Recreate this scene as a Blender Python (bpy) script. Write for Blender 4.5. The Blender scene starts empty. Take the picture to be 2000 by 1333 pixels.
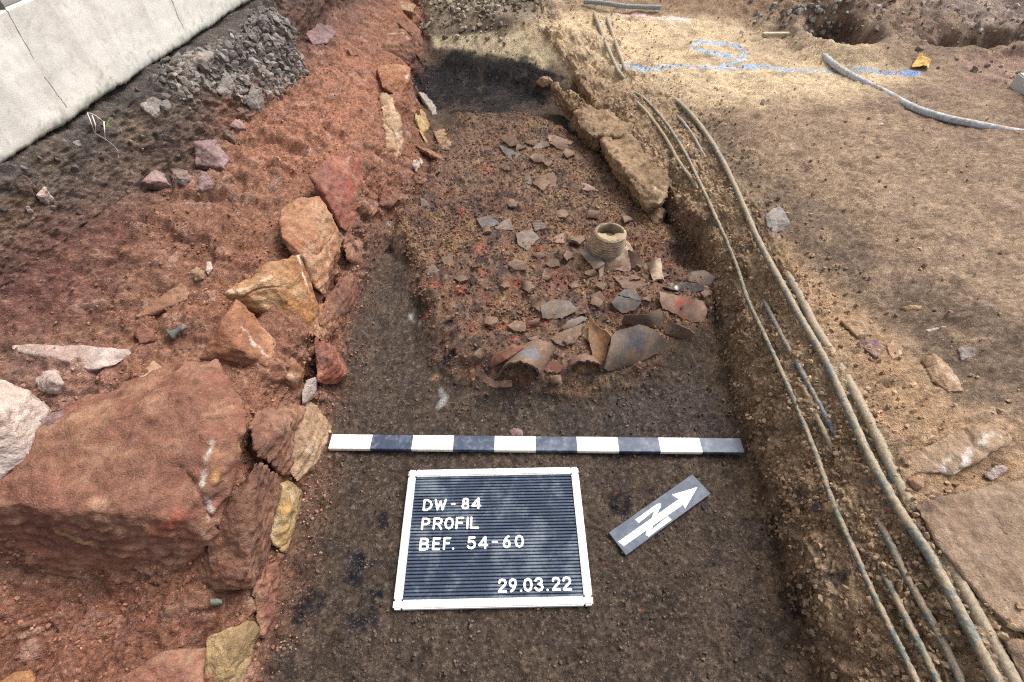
import bpy, bmesh, math, random
import numpy as np
from mathutils import Vector, Matrix
from mathutils.geometry import delaunay_2d_cdt

# ------------------------------------------------------------------ camera, sky, sun, exposure
SC = bpy.context.scene
COL = SC.collection
CAM_H = 1.1126                      # camera height over the trench floor
PITCH = math.atan(1.172)            # looking steeply down into the trench
CT, ST = math.cos(PITCH), math.sin(PITCH)
cd = bpy.data.cameras.new('camera')
cd.sensor_width = 36.0
cd.lens = 18.0
cd.clip_start = 0.02
cd.clip_end = 300
cam = bpy.data.objects.new('camera', cd)
COL.objects.link(cam)
cam.location = (0, 0, CAM_H)
cam.rotation_euler = (math.pi / 2 - PITCH, 0, 0)
SC.camera = cam

SUN_EL, SUN_AZ = math.radians(54), math.radians(50)   # azimuth from +Y towards +X
w = bpy.data.worlds.new('World')
SC.world = w
w.use_nodes = True
wn = w.node_tree
sky = wn.nodes.new('ShaderNodeTexSky')
sky.sky_type = 'NISHITA'
sky.sun_disc = False
sky.sun_elevation = SUN_EL
sky.sun_rotation = SUN_AZ
sky.air_density = 0.7
sky.dust_density = 4.0
sky.ozone_density = 0.6
bg = wn.nodes['Background']
bg.inputs['Strength'].default_value = 0.15
# overcast: the cloud deck takes most of the blue out of the sky light
hs = wn.nodes.new('ShaderNodeHueSaturation')
hs.inputs['Saturation'].default_value = 0.35
wn.links.new(sky.outputs[0], hs.inputs['Color'])
wn.links.new(hs.outputs[0], bg.inputs['Color'])
sd = bpy.data.lights.new('sun', 'SUN')
sd.energy = 1.6
sd.angle = math.radians(30)
sd.color = (1.0, 0.975, 0.94)
sun = bpy.data.objects.new('sun', sd)
COL.objects.link(sun)
sv = Vector((math.sin(SUN_AZ) * math.cos(SUN_EL), math.cos(SUN_AZ) * math.cos(SUN_EL), math.sin(SUN_EL)))
sun.rotation_euler = sv.to_track_quat('Z', 'Y').to_euler()
sun.location = (3, 3, 5)
SC.view_settings.view_transform = 'Standard'
SC.view_settings.look = 'None'
SC.view_settings.gamma = 1.0
SC.view_settings.exposure = 0.85
SC.cycles.use_denoising = False          # keep the grain of the soil
SC.cycles.filter_width = 1.2

# ------------------------------------------------------------------ small maths
random.seed(7)
RNG = np.random.default_rng(7)


def lin(r, g=None, b=None):
    if g is None:
        r, g, b = r
    c = np.array([r, g, b], float) / 255.0
    c = np.where(c <= 0.04045, c / 12.92, ((c + 0.055) / 1.055) ** 2.4)
    g = c @ np.array([0.3, 0.55, 0.15])
    return g + (c - g) * 0.9


def sstep(a, b, x):
    t = np.clip((x - a) / (b - a), 0, 1)
    return t * t * (3 - 2 * t)


def _h(ix, iy, iz, seed):
    n = (ix * 374761393 + iy * 668265263 + iz * 2147483647 + seed * 1274126177) & 0xFFFFFFFF
    n = ((n ^ (n >> 13)) * 1274126177) & 0xFFFFFFFF
    n = ((n ^ (n >> 15)) * 2246822519) & 0xFFFFFFFF
    return n ^ (n >> 16)


_G = RNG.normal(size=(256, 3))
_G /= np.linalg.norm(_G, axis=1)[:, None]


def pn(P, s, seed=0):
    """gradient noise, roughly -1..1, on points P (n,3) at frequency s"""
    Q = P * s + seed * 17.31
    I = np.floor(Q).astype(np.int64)
    f = Q - I
    u = f * f * f * (f * (f * 6 - 15) + 10)
    out = 0
    for dx in (0, 1):
        wx = u[:, 0] if dx else 1 - u[:, 0]
        for dy in (0, 1):
            wy = u[:, 1] if dy else 1 - u[:, 1]
            for dz in (0, 1):
                wz = u[:, 2] if dz else 1 - u[:, 2]
                g = _G[_h(I[:, 0] + dx, I[:, 1] + dy, I[:, 2] + dz, seed) & 255]
                d = g[:, 0] * (f[:, 0] - dx) + g[:, 1] * (f[:, 1] - dy) + g[:, 2] * (f[:, 2] - dz)
                out = out + wx * wy * wz * d
    return out * 1.6


def fbm(P, s, o=3, seed=0, gain=0.5):
    r, a = 0, 1.0
    for k in range(o):
        r = r + a * pn(P, s * (2.03 ** k), seed + k)
        a *= gain
    return r


def ray(px, py):
    x, y = (px - 1000) / 1000.0, (py - 666.5) / 1000.0
    return np.array([x, CT - y * ST, -ST - y * CT])


CP = np.array([0, 0, CAM_H])


def at_z(px, py, z):
    d = ray(px, py)
    return CP + d * ((z - CAM_H) / d[2])


def at_x(px, py, x):
    d = ray(px, py)
    return CP + d * (x / d[0])


def worley(x, y, s, seed=0):
    """nearest cell: distance, second distance and two random numbers of the cell"""
    X_, Y_ = x * s, y * s
    ix_, iy_ = np.floor(X_).astype(np.int64), np.floor(Y_).astype(np.int64)
    f1 = np.full(X_.shape, 9.0)
    f2 = f1.copy()
    ra, rb_ = np.zeros(X_.shape), np.zeros(X_.shape)
    for dx in (-1, 0, 1):
        for dy in (-1, 0, 1):
            h = _h(ix_ + dx, iy_ + dy, ix_ * 0 + 5, seed)
            jx, jy = (h & 1023) / 1023.0, ((h >> 10) & 1023) / 1023.0
            d = np.hypot(ix_ + dx + jx - X_, iy_ + dy + jy - Y_)
            c1 = d < f1
            f2 = np.where(c1, f1, np.minimum(f2, d))
            ra = np.where(c1, ((h >> 20) & 1023) / 1023.0, ra)
            rb_ = np.where(c1, ((h * 7 >> 5) & 1023) / 1023.0, rb_)
            f1 = np.where(c1, d, f1)
    return f1, f2, ra, rb_


# ------------------------------------------------------------------ mesh helper, object tags
def mk(name, V, Fc, col=None, mat=None, parent=None, smooth=True, mats=None, mi=None, uniform=None):
    me = bpy.data.meshes.new(name)
    V = np.asarray(V, np.float32)
    if isinstance(Fc, np.ndarray):
        n, k = Fc.shape
        me.vertices.add(len(V))
        me.vertices.foreach_set('co', V.ravel())
        me.loops.add(n * k)
        me.loops.foreach_set('vertex_index', Fc.astype(np.int32).ravel())
        me.polygons.add(n)
        me.polygons.foreach_set('loop_start', np.arange(0, n * k, k, dtype=np.int32))
        me.polygons.foreach_set('loop_total', np.full(n, k, np.int32))
        me.update(calc_edges=True)
    else:
        me.from_pydata([tuple(map(float, v)) for v in V], [], [tuple(map(int, f)) for f in Fc])
        me.update()
    if col is not None:
        a = me.attributes.new('Col', 'FLOAT_COLOR', 'POINT')
        c = np.ones((len(V), 4), np.float32)
        c[:, :3] = np.clip(col, 0.002, 0.95)
        a.data.foreach_set('color', c.ravel())
    for m in (mats or ([mat] if mat else [])):
        me.materials.append(m)
    if mi is not None:
        me.polygons.foreach_set('material_index', np.asarray(mi, np.int32))
    me.polygons.foreach_set('use_smooth', np.full(len(me.polygons), smooth, bool))
    me.validate()
    o = bpy.data.objects.new(name, me)
    COL.objects.link(o)
    if parent is not None:
        o.parent = parent
    return o


def tag(o, label=None, cat=None, group=None, kind=None):
    if label:
        o['label'] = label
    if cat:
        o['category'] = cat
    if group:
        o['group'] = group
    if kind:
        o['kind'] = kind
    return o


def empty(name, loc, label, cat, group=None, rz=0.0):
    o = bpy.data.objects.new(name, None)
    o.empty_display_size = 0.05
    o.location = loc
    o.rotation_euler = (0, 0, rz)
    COL.objects.link(o)
    return tag(o, label, cat, group)


# ------------------------------------------------------------------ materials
def new_mat(name):
    m = bpy.data.materials.new(name)
    m.use_nodes = True
    nt = m.node_tree
    b = nt.nodes['Principled BSDF']
    return m, nt, b


def earth_mat(name, grain=260.0, speck=0.25, var=0.35, bump=0.5, dist=0.003, rough=0.95, pale=(0.62, 0.56, 0.48), spec=0.15):
    """soil, stone, fired clay: a colour that belongs to the surface (Col), broken up by procedural grain"""
    m, nt, b = new_mat(name)
    N, L = nt.nodes, nt.links
    at = N.new('ShaderNodeAttribute')
    at.attribute_name = 'Col'
    tc = N.new('ShaderNodeTexCoord')
    n1 = N.new('ShaderNodeTexNoise')
    n1.inputs['Scale'].default_value = grain * 0.35
    n1.inputs['Detail'].default_value = 6
    n1.inputs['Roughness'].default_value = 0.7
    L.new(tc.outputs['Object'], n1.inputs['Vector'])
    mr = N.new('ShaderNodeMapRange')
    mr.inputs['From Min'].default_value = 0.3
    mr.inputs['From Max'].default_value = 0.7
    mr.inputs['To Min'].default_value = 1 - var
    mr.inputs['To Max'].default_value = 1 + var
    L.new(n1.outputs['Fac'], mr.inputs['Value'])
    mul = N.new('ShaderNodeVectorMath')
    mul.operation = 'SCALE'
    L.new(at.outputs['Color'], mul.inputs[0])
    L.new(mr.outputs['Result'], mul.inputs['Scale'])
    # pale and dark single grains
    v = N.new('ShaderNodeTexVoronoi')
    v.inputs['Scale'].default_value = grain
    L.new(tc.outputs['Object'], v.inputs['Vector'])
    sep = N.new('ShaderNodeSeparateColor')
    L.new(v.outputs['Color'], sep.inputs['Color'])
    g1 = N.new('ShaderNodeMapRange')
    g1.inputs['From Min'].default_value = 0.94
    g1.inputs['From Max'].default_value = 1.0
    g1.inputs['To Max'].default_value = speck * 1.2
    L.new(sep.outputs['Red'], g1.inputs['Value'])
    mx = N.new('ShaderNodeMix')
    mx.data_type = 'RGBA'
    mx.inputs['B'].default_value = (*pale, 1)
    L.new(g1.outputs['Result'], mx.inputs['Factor'])
    L.new(mul.outputs['Vector'], mx.inputs['A'])
    g2 = N.new('ShaderNodeMapRange')
    g2.inputs['From Min'].default_value = 0.0
    g2.inputs['From Max'].default_value = 1.0
    g2.inputs['To Min'].default_value = 1 - speck
    g2.inputs['To Max'].default_value = 1 + speck
    L.new(sep.outputs['Green'], g2.inputs['Value'])
    m2 = N.new('ShaderNodeVectorMath')
    m2.operation = 'SCALE'
    L.new(mx.outputs['Result'], m2.inputs[0])
    L.new(g2.outputs['Result'], m2.inputs['Scale'])
    L.new(m2.outputs['Vector'], b.inputs['Base Color'])
    b.inputs['Roughness'].default_value = rough
    b.inputs['Specular IOR Level'].default_value = spec
    # bump: lumps + grains
    n2 = N.new('ShaderNodeTexNoise')
    n2.inputs['Scale'].default_value = grain * 0.5
    n2.inputs['Detail'].default_value = 5
    n2.inputs['Roughness'].default_value = 0.75
    L.new(tc.outputs['Object'], n2.inputs['Vector'])
    ad = N.new('ShaderNodeMath')
    ad.operation = 'MULTIPLY_ADD'
    ad.inputs[1].default_value = -0.5
    L.new(v.outputs['Distance'], ad.inputs[0])
    L.new(n2.outputs['Fac'], ad.inputs[2])
    bp = N.new('ShaderNodeBump')
    bp.inputs['Strength'].default_value = bump
    bp.inputs['Distance'].default_value = dist
    L.new(ad.outputs[0], bp.inputs['Height'])
    L.new(bp.outputs['Normal'], b.inputs['Normal'])
    return m


def plain_mat(name, col, rough=0.5, var=0.08, scale=60, spec=0.4, dirt=None, dirt_amt=0.0, dirt_scale=25, bump=0.0):
    m, nt, b = new_mat(name)
    N, L = nt.nodes, nt.links
    tc = N.new('ShaderNodeTexCoord')
    n1 = N.new('ShaderNodeTexNoise')
    n1.inputs['Scale'].default_value = scale
    n1.inputs['Detail'].default_value = 6
    L.new(tc.outputs['Object'], n1.inputs['Vector'])
    mr = N.new('ShaderNodeMapRange')
    mr.inputs['From Min'].default_value = 0.3
    mr.inputs['From Max'].default_value = 0.7
    mr.inputs['To Min'].default_value = 1 - var
    mr.inputs['To Max'].default_value = 1 + var
    L.new(n1.outputs['Fac'], mr.inputs['Value'])
    mul = N.new('ShaderNodeVectorMath')
    mul.operation = 'SCALE'
    mul.inputs[0].default_value = tuple(col)
    L.new(mr.outputs['Result'], mul.inputs['Scale'])
    out = mul.outputs['Vector']
    if dirt is not None:
        n2 = N.new('ShaderNodeTexNoise')
        n2.inputs['Scale'].default_value = dirt_scale
        n2.inputs['Detail'].default_value = 8
        n2.inputs['Roughness'].default_value = 0.7
        L.new(tc.outputs['Object'], n2.inputs['Vector'])
        m3 = N.new('ShaderNodeMapRange')
        m3.inputs['From Min'].default_value = 0.48
        m3.inputs['From Max'].default_value = 0.72
        m3.inputs['To Max'].default_value = dirt_amt
        L.new(n2.outputs['Fac'], m3.inputs['Value'])
        mx = N.new('ShaderNodeMix')
        mx.data_type = 'RGBA'
        mx.inputs['B'].default_value = (*dirt, 1)
        L.new(m3.outputs['Result'], mx.inputs['Factor'])
        L.new(out, mx.inputs['A'])
        out = mx.outputs['Result']
    L.new(out, b.inputs['Base Color'])
    b.inputs['Roughness'].default_value = rough
    b.inputs['Specular IOR Level'].default_value = spec
    if bump:
        bp = N.new('ShaderNodeBump')
        bp.inputs['Strength'].default_value = bump
        bp.inputs['Distance'].default_value = 0.001
        L.new(n1.outputs['Fac'], bp.inputs['Height'])
        L.new(bp.outputs['Normal'], b.inputs['Normal'])
    return m


M_SOIL = earth_mat('soil', 420, 0.14, 0.45, 0.9, 0.005)
M_SAND = earth_mat('sandy_soil', 340, 0.12, 0.42, 0.9, 0.007)
M_CRUMB = earth_mat('crumb', 420, 0.15, 0.3, 0.5, 0.002)
M_ROCK = earth_mat('sandstone', 300, 0.10, 0.24, 0.7, 0.004)
M_CLAY = earth_mat('fired_clay', 420, 0.12, 0.25, 0.3, 0.0012, rough=0.8, spec=0.25)
M_PLASTER = earth_mat('concrete_plaster', 420, 0.06, 0.07, 0.25, 0.0015, rough=0.9, pale=(0.75, 0.73, 0.68))
M_CABLE = earth_mat('cable_sheath', 500, 0.25, 0.25, 0.4, 0.001, rough=0.6, spec=0.35, pale=(0.5, 0.45, 0.36))
# ------------------------------------------------------------------ the ground as one swept cross-section along the trench
def ip(Y, xs, ys):
    return np.interp(Y, xs, ys)


def cx(Y):                                           # face of the house plinth
    return -1.04 + 0.164 * (np.clip(Y, -3, 6) - 0.953)


def keys(Y):
    c = cx(Y)
    tx = np.where((Y > 1.15) & (Y < 1.93), c + 0.012 + ip(Y, [1.15, 1.45, 1.84, 1.90, 1.93], [0, 0.045, 0.12, 0.11, 0.0]), c + 0.012)
    fx = ip(Y, [-1.5, 0.3, 0.7, 1.0, 1.25, 1.5, 1.80, 1.90, 1.97, 2.6, 4, 9], [-1.33, -1.06, -1.02, -0.95, -0.87, -0.785, -0.735, -0.735, -0.86, -0.76, -0.52, 0.2])
    fx = np.maximum(fx, tx + 0.02)
    fz = ip(Y, [-1.5, 0.2, 0.5, 1.0, 1.5, 2.0, 3.0, 5], [0.2, 0.27, 0.41, 0.40, 0.375, 0.36, 0.33, 0.33])
    we = ip(Y, [-1.5, 0.26, 0.33, 1.2, 1.5, 1.75, 2.1, 2.6, 4, 9], [-0.53, -0.53, -0.525, -0.52, -0.485, -0.465, -0.465, -0.505, -0.515, -0.515])
    zt = ip(Y, [-1.5, 0.27, 0.35, 0.6, 1.0, 1.5, 2.0, 2.5, 3.2, 5], [0.10, 0.12, 0.25, 0.272, 0.285, 0.25, 0.218, 0.215, 0.24, 0.27])
    zm = ip(Y, [-1.5, 0.27, 0.36, 0.7, 1.0, 2.0, 3.0, 5], [0.12, 0.14, 0.29, 0.31, 0.335, 0.30, 0.29, 0.3])
    lb = ip(Y, [-1.5, 0.7, 1.15, 1.4, 1.6, 2.0, 2.2, 2.8, 9], [-0.465, -0.455, -0.455, -0.385, -0.31, -0.33, -0.40, -0.455, -0.46])
    fl = ip(Y, [-1.5, 0.68, 0.85, 1.5, 2.0, 2.5, 2.75, 3.3, 9], [0.0, 0.0, 0.02, 0.028, 0.03, 0.05, 0.11, 0.23, 0.26])
    rb = ip(Y, [-1.5, 0.3, 0.75, 0.98, 1.25, 1.49, 2.01, 2.44, 2.7, 3.2, 9], [0.56, 0.56, 0.565, 0.59, 0.575, 0.515, 0.355, 0.262, 0.13, 0.13, 0.13])
    ledge = ip(Y, [-1.5, 1.22, 1.34, 2.35, 2.5, 9], [0, 0, 1, 1, 0.5, 0.0])
    zr = ip(Y, [-1.5, 2.5, 3, 9], [0.235, 0.225, 0.25, 0.28])
    cb = ip(Y, [-1.5, 0.2, 1.2, 1.6, 2.0, 2.6, 3.5, 9], [0.70, 0.70, 0.72, 0.67, 0.60, 0.47, 0.36, 0.34])
    x13 = rb + 0.030 - 0.017 * ledge
    z13 = fl + (0.085 * (1 - ledge) + 0.105 * ledge)
    x14 = rb + 0.080 * (1 - ledge) + 0.075 * ledge
    z14 = np.maximum(z13 + 0.012, 0.172 * (1 - ledge) + 0.172 * ledge)
    cb = np.maximum(cb, x14 + 0.03)
    one = np.ones_like(Y)
    X = [-2.6 * one, c - 0.12, tx, fx, 0.5 * fx + 0.5 * we, we - 0.03, we + 0.012, np.minimum(we + 0.03, lb - 0.03) * 0.7 + 0.3 * (lb - 0.035),
         lb, lb + 0.08, 0.5 * (lb + rb), rb - 0.06, rb, x13, x14, cb, np.maximum(1.05, cb + .2), 2.4 * one, 11 * one]
    Z = [0.52 * one, 0.548 * one, 0.535 * one, fz, zm, zt, zt - 0.035, fl + 0.42 * (zt - fl), fl + 0.005, fl * 0.75, fl + 0.005, fl, fl - 0.004, z13, z14,
         np.maximum(zr, z14), 0.262 * one, 0.285 * one, 0.40 * one]
    return X, Z


def to_ground(px, py):
    """rough ground hit on the analytic section (used before the mesh exists)"""
    d = ray(px, py)
    t0 = (0.6 - CAM_H) / d[2]
    t1 = (-0.15 - CAM_H) / d[2]
    ts = np.linspace(t0, t1, 500)
    P = CP + ts[:, None] * d
    z = zbase(P[:, 0], P[:, 1])
    k = np.argmax(P[:, 2] < z)
    return P[k]


def zbase(X, Y):
    KX, KZ = keys(Y)
    z = KZ[0].copy()
    for i in range(len(KX) - 1):
        m = X >= KX[i]
        t = np.clip((X - KX[i]) / np.maximum(KX[i + 1] - KX[i], 1e-6), 0, 1)
        z = np.where(m, KZ[i] + t * (KZ[i + 1] - KZ[i]), z)
    return z


def poly_sd(X, Y, poly):
    """signed distance (positive inside) to a plan polygon"""
    d = np.full(X.shape, 1e9)
    inside = np.zeros(X.shape, bool)
    n = len(poly)
    for i in range(n):
        ax, ay = poly[i]
        bx, by = poly[(i + 1) % n]
        ex, ey = bx - ax, by - ay
        wx, wy = X - ax, Y - ay
        t = np.clip((wx * ex + wy * ey) / max(ex * ex + ey * ey, 1e-12), 0, 1)
        d = np.minimum(d, np.hypot(wx - ex * t, wy - ey * t))
        c = ((ay > Y) != (by > Y)) & (X < (bx - ax) * (Y - ay) / ((by - ay) if abs(by - ay) > 1e-9 else 1e-9) + ax)
        inside ^= c
    return np.where(inside, d, -d)


def gpoly(pts):
    return [tuple(to_ground(*p)[:2]) for p in pts]


# bowls and humps:  place in the photo, radius, height
HUMPS = [
    (1322, 520, 0.045, -0.055), (1310, 560, 0.05, 0.02), (1370, 470, 0.10, 0.03), (1400, 560, 0.05, 0.02),
    (1560, 800, 0.06, 0.012), (1840, 880, 0.10, 0.02), (1890, 930, 0.05, -0.02), (1820, 660, 0.12, -0.012),
    (340, 490, 0.035, -0.02), (395, 500, 0.03, -0.02), (1250, 610, 0.09, 0.03), (1000, 700, 0.06, 0.02), (1340, 600, 0.06, 0.02), (1100, 640, 0.06, 0.015),
    (1230, 500, 0.06, 0.02), (640, 40, 0.12, 0.03), (1130, 370, 0.15, 0.01), (150, 900, 0.08, 0.0),
]
GA = []


def humps(X, Y):
    z = np.zeros(X.shape)
    for x, y, r, a in GA:
        d2 = ((X - x) ** 2 + (Y - y) ** 2) / (r * r)
        z += a * np.exp(-d2)
    # burnt debris stands a little proud of the cleaned floor
    wob = fbm(np.stack([X, Y, X * 0], -1), 9, 3, 88) * .035
    z += 0.046 * sstep(-0.05, 0.07, poly_sd(X, Y, MOUND) + wob)
    # back of the trench: sand slope up to the old surface
    e = (Y - (2.74 - 0.62 * (X + 0.46))) / math.hypot(1, 0.62)
    end = np.clip(0.085 + 0.5 * e, 0, 0.235)
    inside = sstep(-0.56, -0.47, X) * sstep(-0.05, 0.05, e)
    zz = zbase(X, Y)
    z += np.where(X < 0.5, inside * np.maximum(0, end - zz), 0)
    # dug hole and the second hollow among the spoil, far right
    for hx, hy, rx, ry, dep in ((1.42, 2.46, 0.15, 0.19, -0.30), (2.0, 2.42, 0.24, 0.12, -0.10)):
        q = np.sqrt(((X - hx) / rx) ** 2 + ((Y - hy) / ry) ** 2)
        z += dep * (1 - sstep(0.45, 1.1, q))
        z += -dep * 0.16 * np.exp(-((q - 1.25) / 0.3) ** 2)
    # spoil heap behind the hole
    z += 0.10 * np.exp(-((X - 1.25) / 0.55) ** 2 - ((Y - 3.12) / 0.2) ** 2)
    z += 0.08 * np.exp(-((X - 1.75) / 0.30) ** 2 - ((Y - 2.75) / 0.18) ** 2)
    z += 0.05 * sstep(3.0, 3.6, Y) * sstep(0.4, 1.0, X)
    return z


MOUND = gpoly([(765, 470), (800, 560), (835, 650), (875, 735), (950, 765), (1100, 765), (1250, 740), (1385, 650), (1395, 560),
               (1330, 450), (1200, 330), (1060, 240), (900, 230), (830, 330)])
for px, py, r, a in HUMPS:
    p = to_ground(px, py)
    GA.append((p[0], p[1], r, a))

vs = np.concatenate([np.arange(1881, 1000, -2.6), np.arange(1000, 800, -1.9), np.arange(800, 520, -1.4)])
ROWS = np.concatenate([np.arange(-0.9, 0.1, 0.008), 2641.0 / vs - 1.304, 3.78 * 1.05 ** np.arange(1, 50)])
NSEG = [4, 12, 75, 80, 95, 18, 45, 45, 32, 125, 150, 24, 20, 70, 70, 45, 115, 190]
Yr = ROWS
KX, KZ = keys(Yr)
cols_x, cols_z, SEG = [], [], []
for i, n in enumerate(NSEG):
    last = i == len(NSEG) - 1
    t = np.linspace(0, 1, n + (1 if last else 0), endpoint=last)
    if last:
        t = t ** 1.6
    for tt in t:
        cols_x.append(KX[i] + tt * (KX[i + 1] - KX[i]))
        cols_z.append(KZ[i] + tt * (KZ[i + 1] - KZ[i]))
        SEG.append(i + tt)
SEG = np.array(SEG)
GX = np.array(cols_x).T
GZ = np.array(cols_z).T
R_, C_ = GX.shape
kern = np.array([1, 2, 3, 4, 3, 2, 1], float)
kern /= kern.sum()
for A in (GX, GZ):
    B = np.pad(A, ((0, 0), (3, 3)), mode='edge')
    S = sum(kern[k] * B[:, k:k + C_] for k in range(7))
    A[:, 3:-3] = S[:, 3:-3]
GY = np.repeat(Yr[:, None], C_, 1)
GZ = GZ + humps(GX.ravel(), GY.ravel()).reshape(GX.shape) * 1.0

# ---- real relief: displaced along the surface normal
P = np.stack([GX, GY, GZ], -1)


def grid_normals(P):
    du = np.gradient(P, axis=1)
    dv = np.gradient(P, axis=0)
    n = np.cross(du, dv)
    return n / np.maximum(np.linalg.norm(n, axis=-1, keepdims=True), 1e-9)


Nn = grid_normals(P)
for k in range(2):
    Nn[1:-1] = (Nn[:-2] + Nn[1:-1] + Nn[2:]) / 3
    Nn[:, 1:-1] = (Nn[:, :-2] + Nn[:, 1:-1] + Nn[:, 2:]) / 3
F3 = P.reshape(-1, 3)
SG = np.repeat(SEG[None, :], R_, 0).ravel()
XX, YY = F3[:, 0].copy(), F3[:, 1].copy()


def W(seg, vals):
    return np.interp(seg, np.arange(len(vals)), vals)


FLOORED = poly_sd(XX, YY, MOUND)
deb = sstep(-.03, 0.06, FLOORED + .05 * fbm(F3, 9, 4, 88, .6))
a_big = W(SG, [0, .002, .014, .022, .020, .018, .016, .026, .014, .004, .004, .005, .007, .015, .015, .008, .006, .006, .02])
a_mid = W(SG, [0, .001, .010, .010, .009, .0085, .008, .009, .006, .0032, .0032, .0035, .006, .009, .008, .006, .0052, .0046, .004])
a_fin = W(SG, [0, .001, .0050, .0042, .0036, .0032, .003, .003, .003, .0026, .0026, .003, .0034, .004, .004, .0034, .0024, .0022, .002])
a_mid = a_mid + 0.0045 * deb
a_big = a_big + 0.010 * deb
far_rough = sstep(2.1, 2.6, YY) * sstep(0.9, 1.3, XX)
a_big = a_big + 0.035 * far_rough
a_mid = a_mid + 0.012 * far_rough
fine_fade = 1 - sstep(1.4, 2.8, YY)
mid_fade = 1 - .4 * sstep(1.8, 3.2, YY)
dsp = a_big * fbm(F3, 7.0, 3, 3)
mid = fbm(F3, 26.0, 3, 11)
dsp += mid_fade * a_mid * (mid * 0.7 + (0.35 - np.abs(pn(F3, 38.0, 19))) * 1.2)
fin = np.abs(pn(F3, 95.0, 23)) - 0.3
dsp += a_fin * fine_fade * (fin * 1.6 + pn(F3, 160.0, 29))
# half buried stones: bumps with blunt tops standing out of the earth
st_amt = W(SG, [0, 0, .25, .6, .9, .45, .6, .9, .35, .0, .0, 0, .1, .7, .5, .15, .18, .12, .1])
wx_, wy_ = F3[:, 0] + .018 * pn(F3, 20, 83), F3[:, 1] + .018 * pn(F3, 20, 84) + .6 * F3[:, 2]
STN = np.zeros(len(F3))
for fr, amp, thr in ((7.0, .026, .62), (15.0, .013, .58), (33.0, .006, .6)):
    f1, f2, ra, rb_ = worley(wx_, wy_, fr, int(fr))
    e_ = (f2 - f1)
    bump_ = sstep(.04, .34, e_) * (.75 + .5 * rb_ * (1 - f1)) * (ra > thr) * (1 + .5 * (rb_ - .5))
    dsp += amp * st_amt * bump_ * (1 if fr < 30 else fine_fade)
    STN = np.maximum(STN, st_amt * sstep(.1, .4, e_) * (ra > thr) * (.4 + .6 * rb_))
STR = rb_
# crumbly clod zones on the right bank
clod = sstep(0.05, 0.5, fbm(F3, 5.0, 2, 41)) * W(SG, [0] * 12 + [.2, 1, 1, 1, .15, .05, 0])
dsp += clod * 0.008 * (0.5 - np.abs(pn(F3, 55.0, 43)) * 1.8)
F3 = F3 + Nn.reshape(-1, 3) * dsp[:, None]
GP = F3.reshape(R_, C_, 3)
TN = grid_normals(GP).reshape(-1, 3)

# height raster of the finished surface, so that everything can be set down on it
RX0, RX1, RY0, RY1, RS = -1.35, 3.4, -0.9, 4.2, 0.005
nx, ny = int((RX1 - RX0) / RS), int((RY1 - RY0) / RS)
HM = np.full((ny, nx), -9.0)
ix = ((F3[:, 0] - RX0) / RS).astype(int)
iy = ((F3[:, 1] - RY0) / RS).astype(int)
ok = (ix >= 0) & (ix < nx) & (iy >= 0) & (iy < ny)
np.maximum.at(HM, (iy[ok], ix[ok]), F3[ok, 2])
for _ in range(14):
    hole = HM < -5
    if not hole.any():
        break
    best = np.full_like(HM, -9.0)
    for dy, dx in ((0, 1), (0, -1), (1, 0), (-1, 0)):
        best = np.maximum(best, np.roll(np.roll(HM, dy, 0), dx, 1))
    HM[hole] = best[hole]


def Hs(X, Y):
    fx = np.clip((np.asarray(X) - RX0) / RS - 0.5, 0, nx - 2)
    fy = np.clip((np.asarray(Y) - RY0) / RS - 0.5, 0, ny - 2)
    i, j = fx.astype(int), fy.astype(int)
    u, v = fx - i, fy - j
    return (HM[j, i] * (1 - u) * (1 - v) + HM[j, i + 1] * u * (1 - v) + HM[j + 1, i] * (1 - u) * v + HM[j + 1, i + 1] * u * v)


def hit(px, py):
    """where a point of the photo lies on the finished ground"""
    d = ray(px, py)
    t0 = (0.62 - CAM_H) / d[2]
    t1 = (-0.2 - CAM_H) / d[2]
    ts = np.linspace(t0, t1, 1400)
    Q = CP + ts[:, None] * d
    k = int(np.argmax(Q[:, 2] < Hs(Q[:, 0], Q[:, 1])))
    if k == 0:
        return at_z(px, py, 0.28)
    return Q[k]


# ---- what the soil is made of, painted on by zones laid out in plan
def mixc(col, m, c):
    return col * (1 - m[:, None]) + np.asarray(c) * m[:, None]


w1 = fbm(F3, 9.0, 4, 51)
w2 = fbm(F3, 9.0, 4, 57)
wf = fbm(F3, 34.0, 2, 61, 0.6) + fine_fade * .36 * fbm(F3, 136.0, 2, 63, .6)
wg = (.25 + .75 * fine_fade) * fbm(F3, 80.0, 3, 67, 0.7)
wm = fbm(F3, 18.0, 3, 69, .6)
WX, WY = F3[:, 0] + 0.022 * w1 + 0.006 * wf, F3[:, 1] + 0.022 * w2 + 0.006 * wg


def zone(pts, soft=0.03, wob=1.0):
    poly = gpoly(pts)
    a = np.array(poly)
    lo, hi = a.min(0) - 0.25, a.max(0) + 0.25
    m = np.zeros(len(F3))
    s = (F3[:, 0] > lo[0]) & (F3[:, 0] < hi[0]) & (F3[:, 1] > lo[1]) & (F3[:, 1] < hi[1])
    x = F3[s, 0] + (WX[s] - F3[s, 0]) * wob
    y = F3[s, 1] + (WY[s] - F3[s, 1]) * wob
    m[s] = sstep(-soft, soft, poly_sd(x, y, poly))
    return m


def spot(px, py, r, soft=0.7, stretch=1.0):
    p = to_ground(px, py)
    m = np.zeros(len(F3))
    s = (np.abs(F3[:, 0] - p[0]) < 3 * r + .05) & (np.abs(F3[:, 1] - p[1]) < 3 * r + .05)
    q = np.hypot((WX[s] - p[0]), (WY[s] - p[1]) * stretch) / r
    q = q + 0.35 * wf[s]
    m[s] = 1 - sstep(1 - soft, 1.0, q)
    return m


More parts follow.
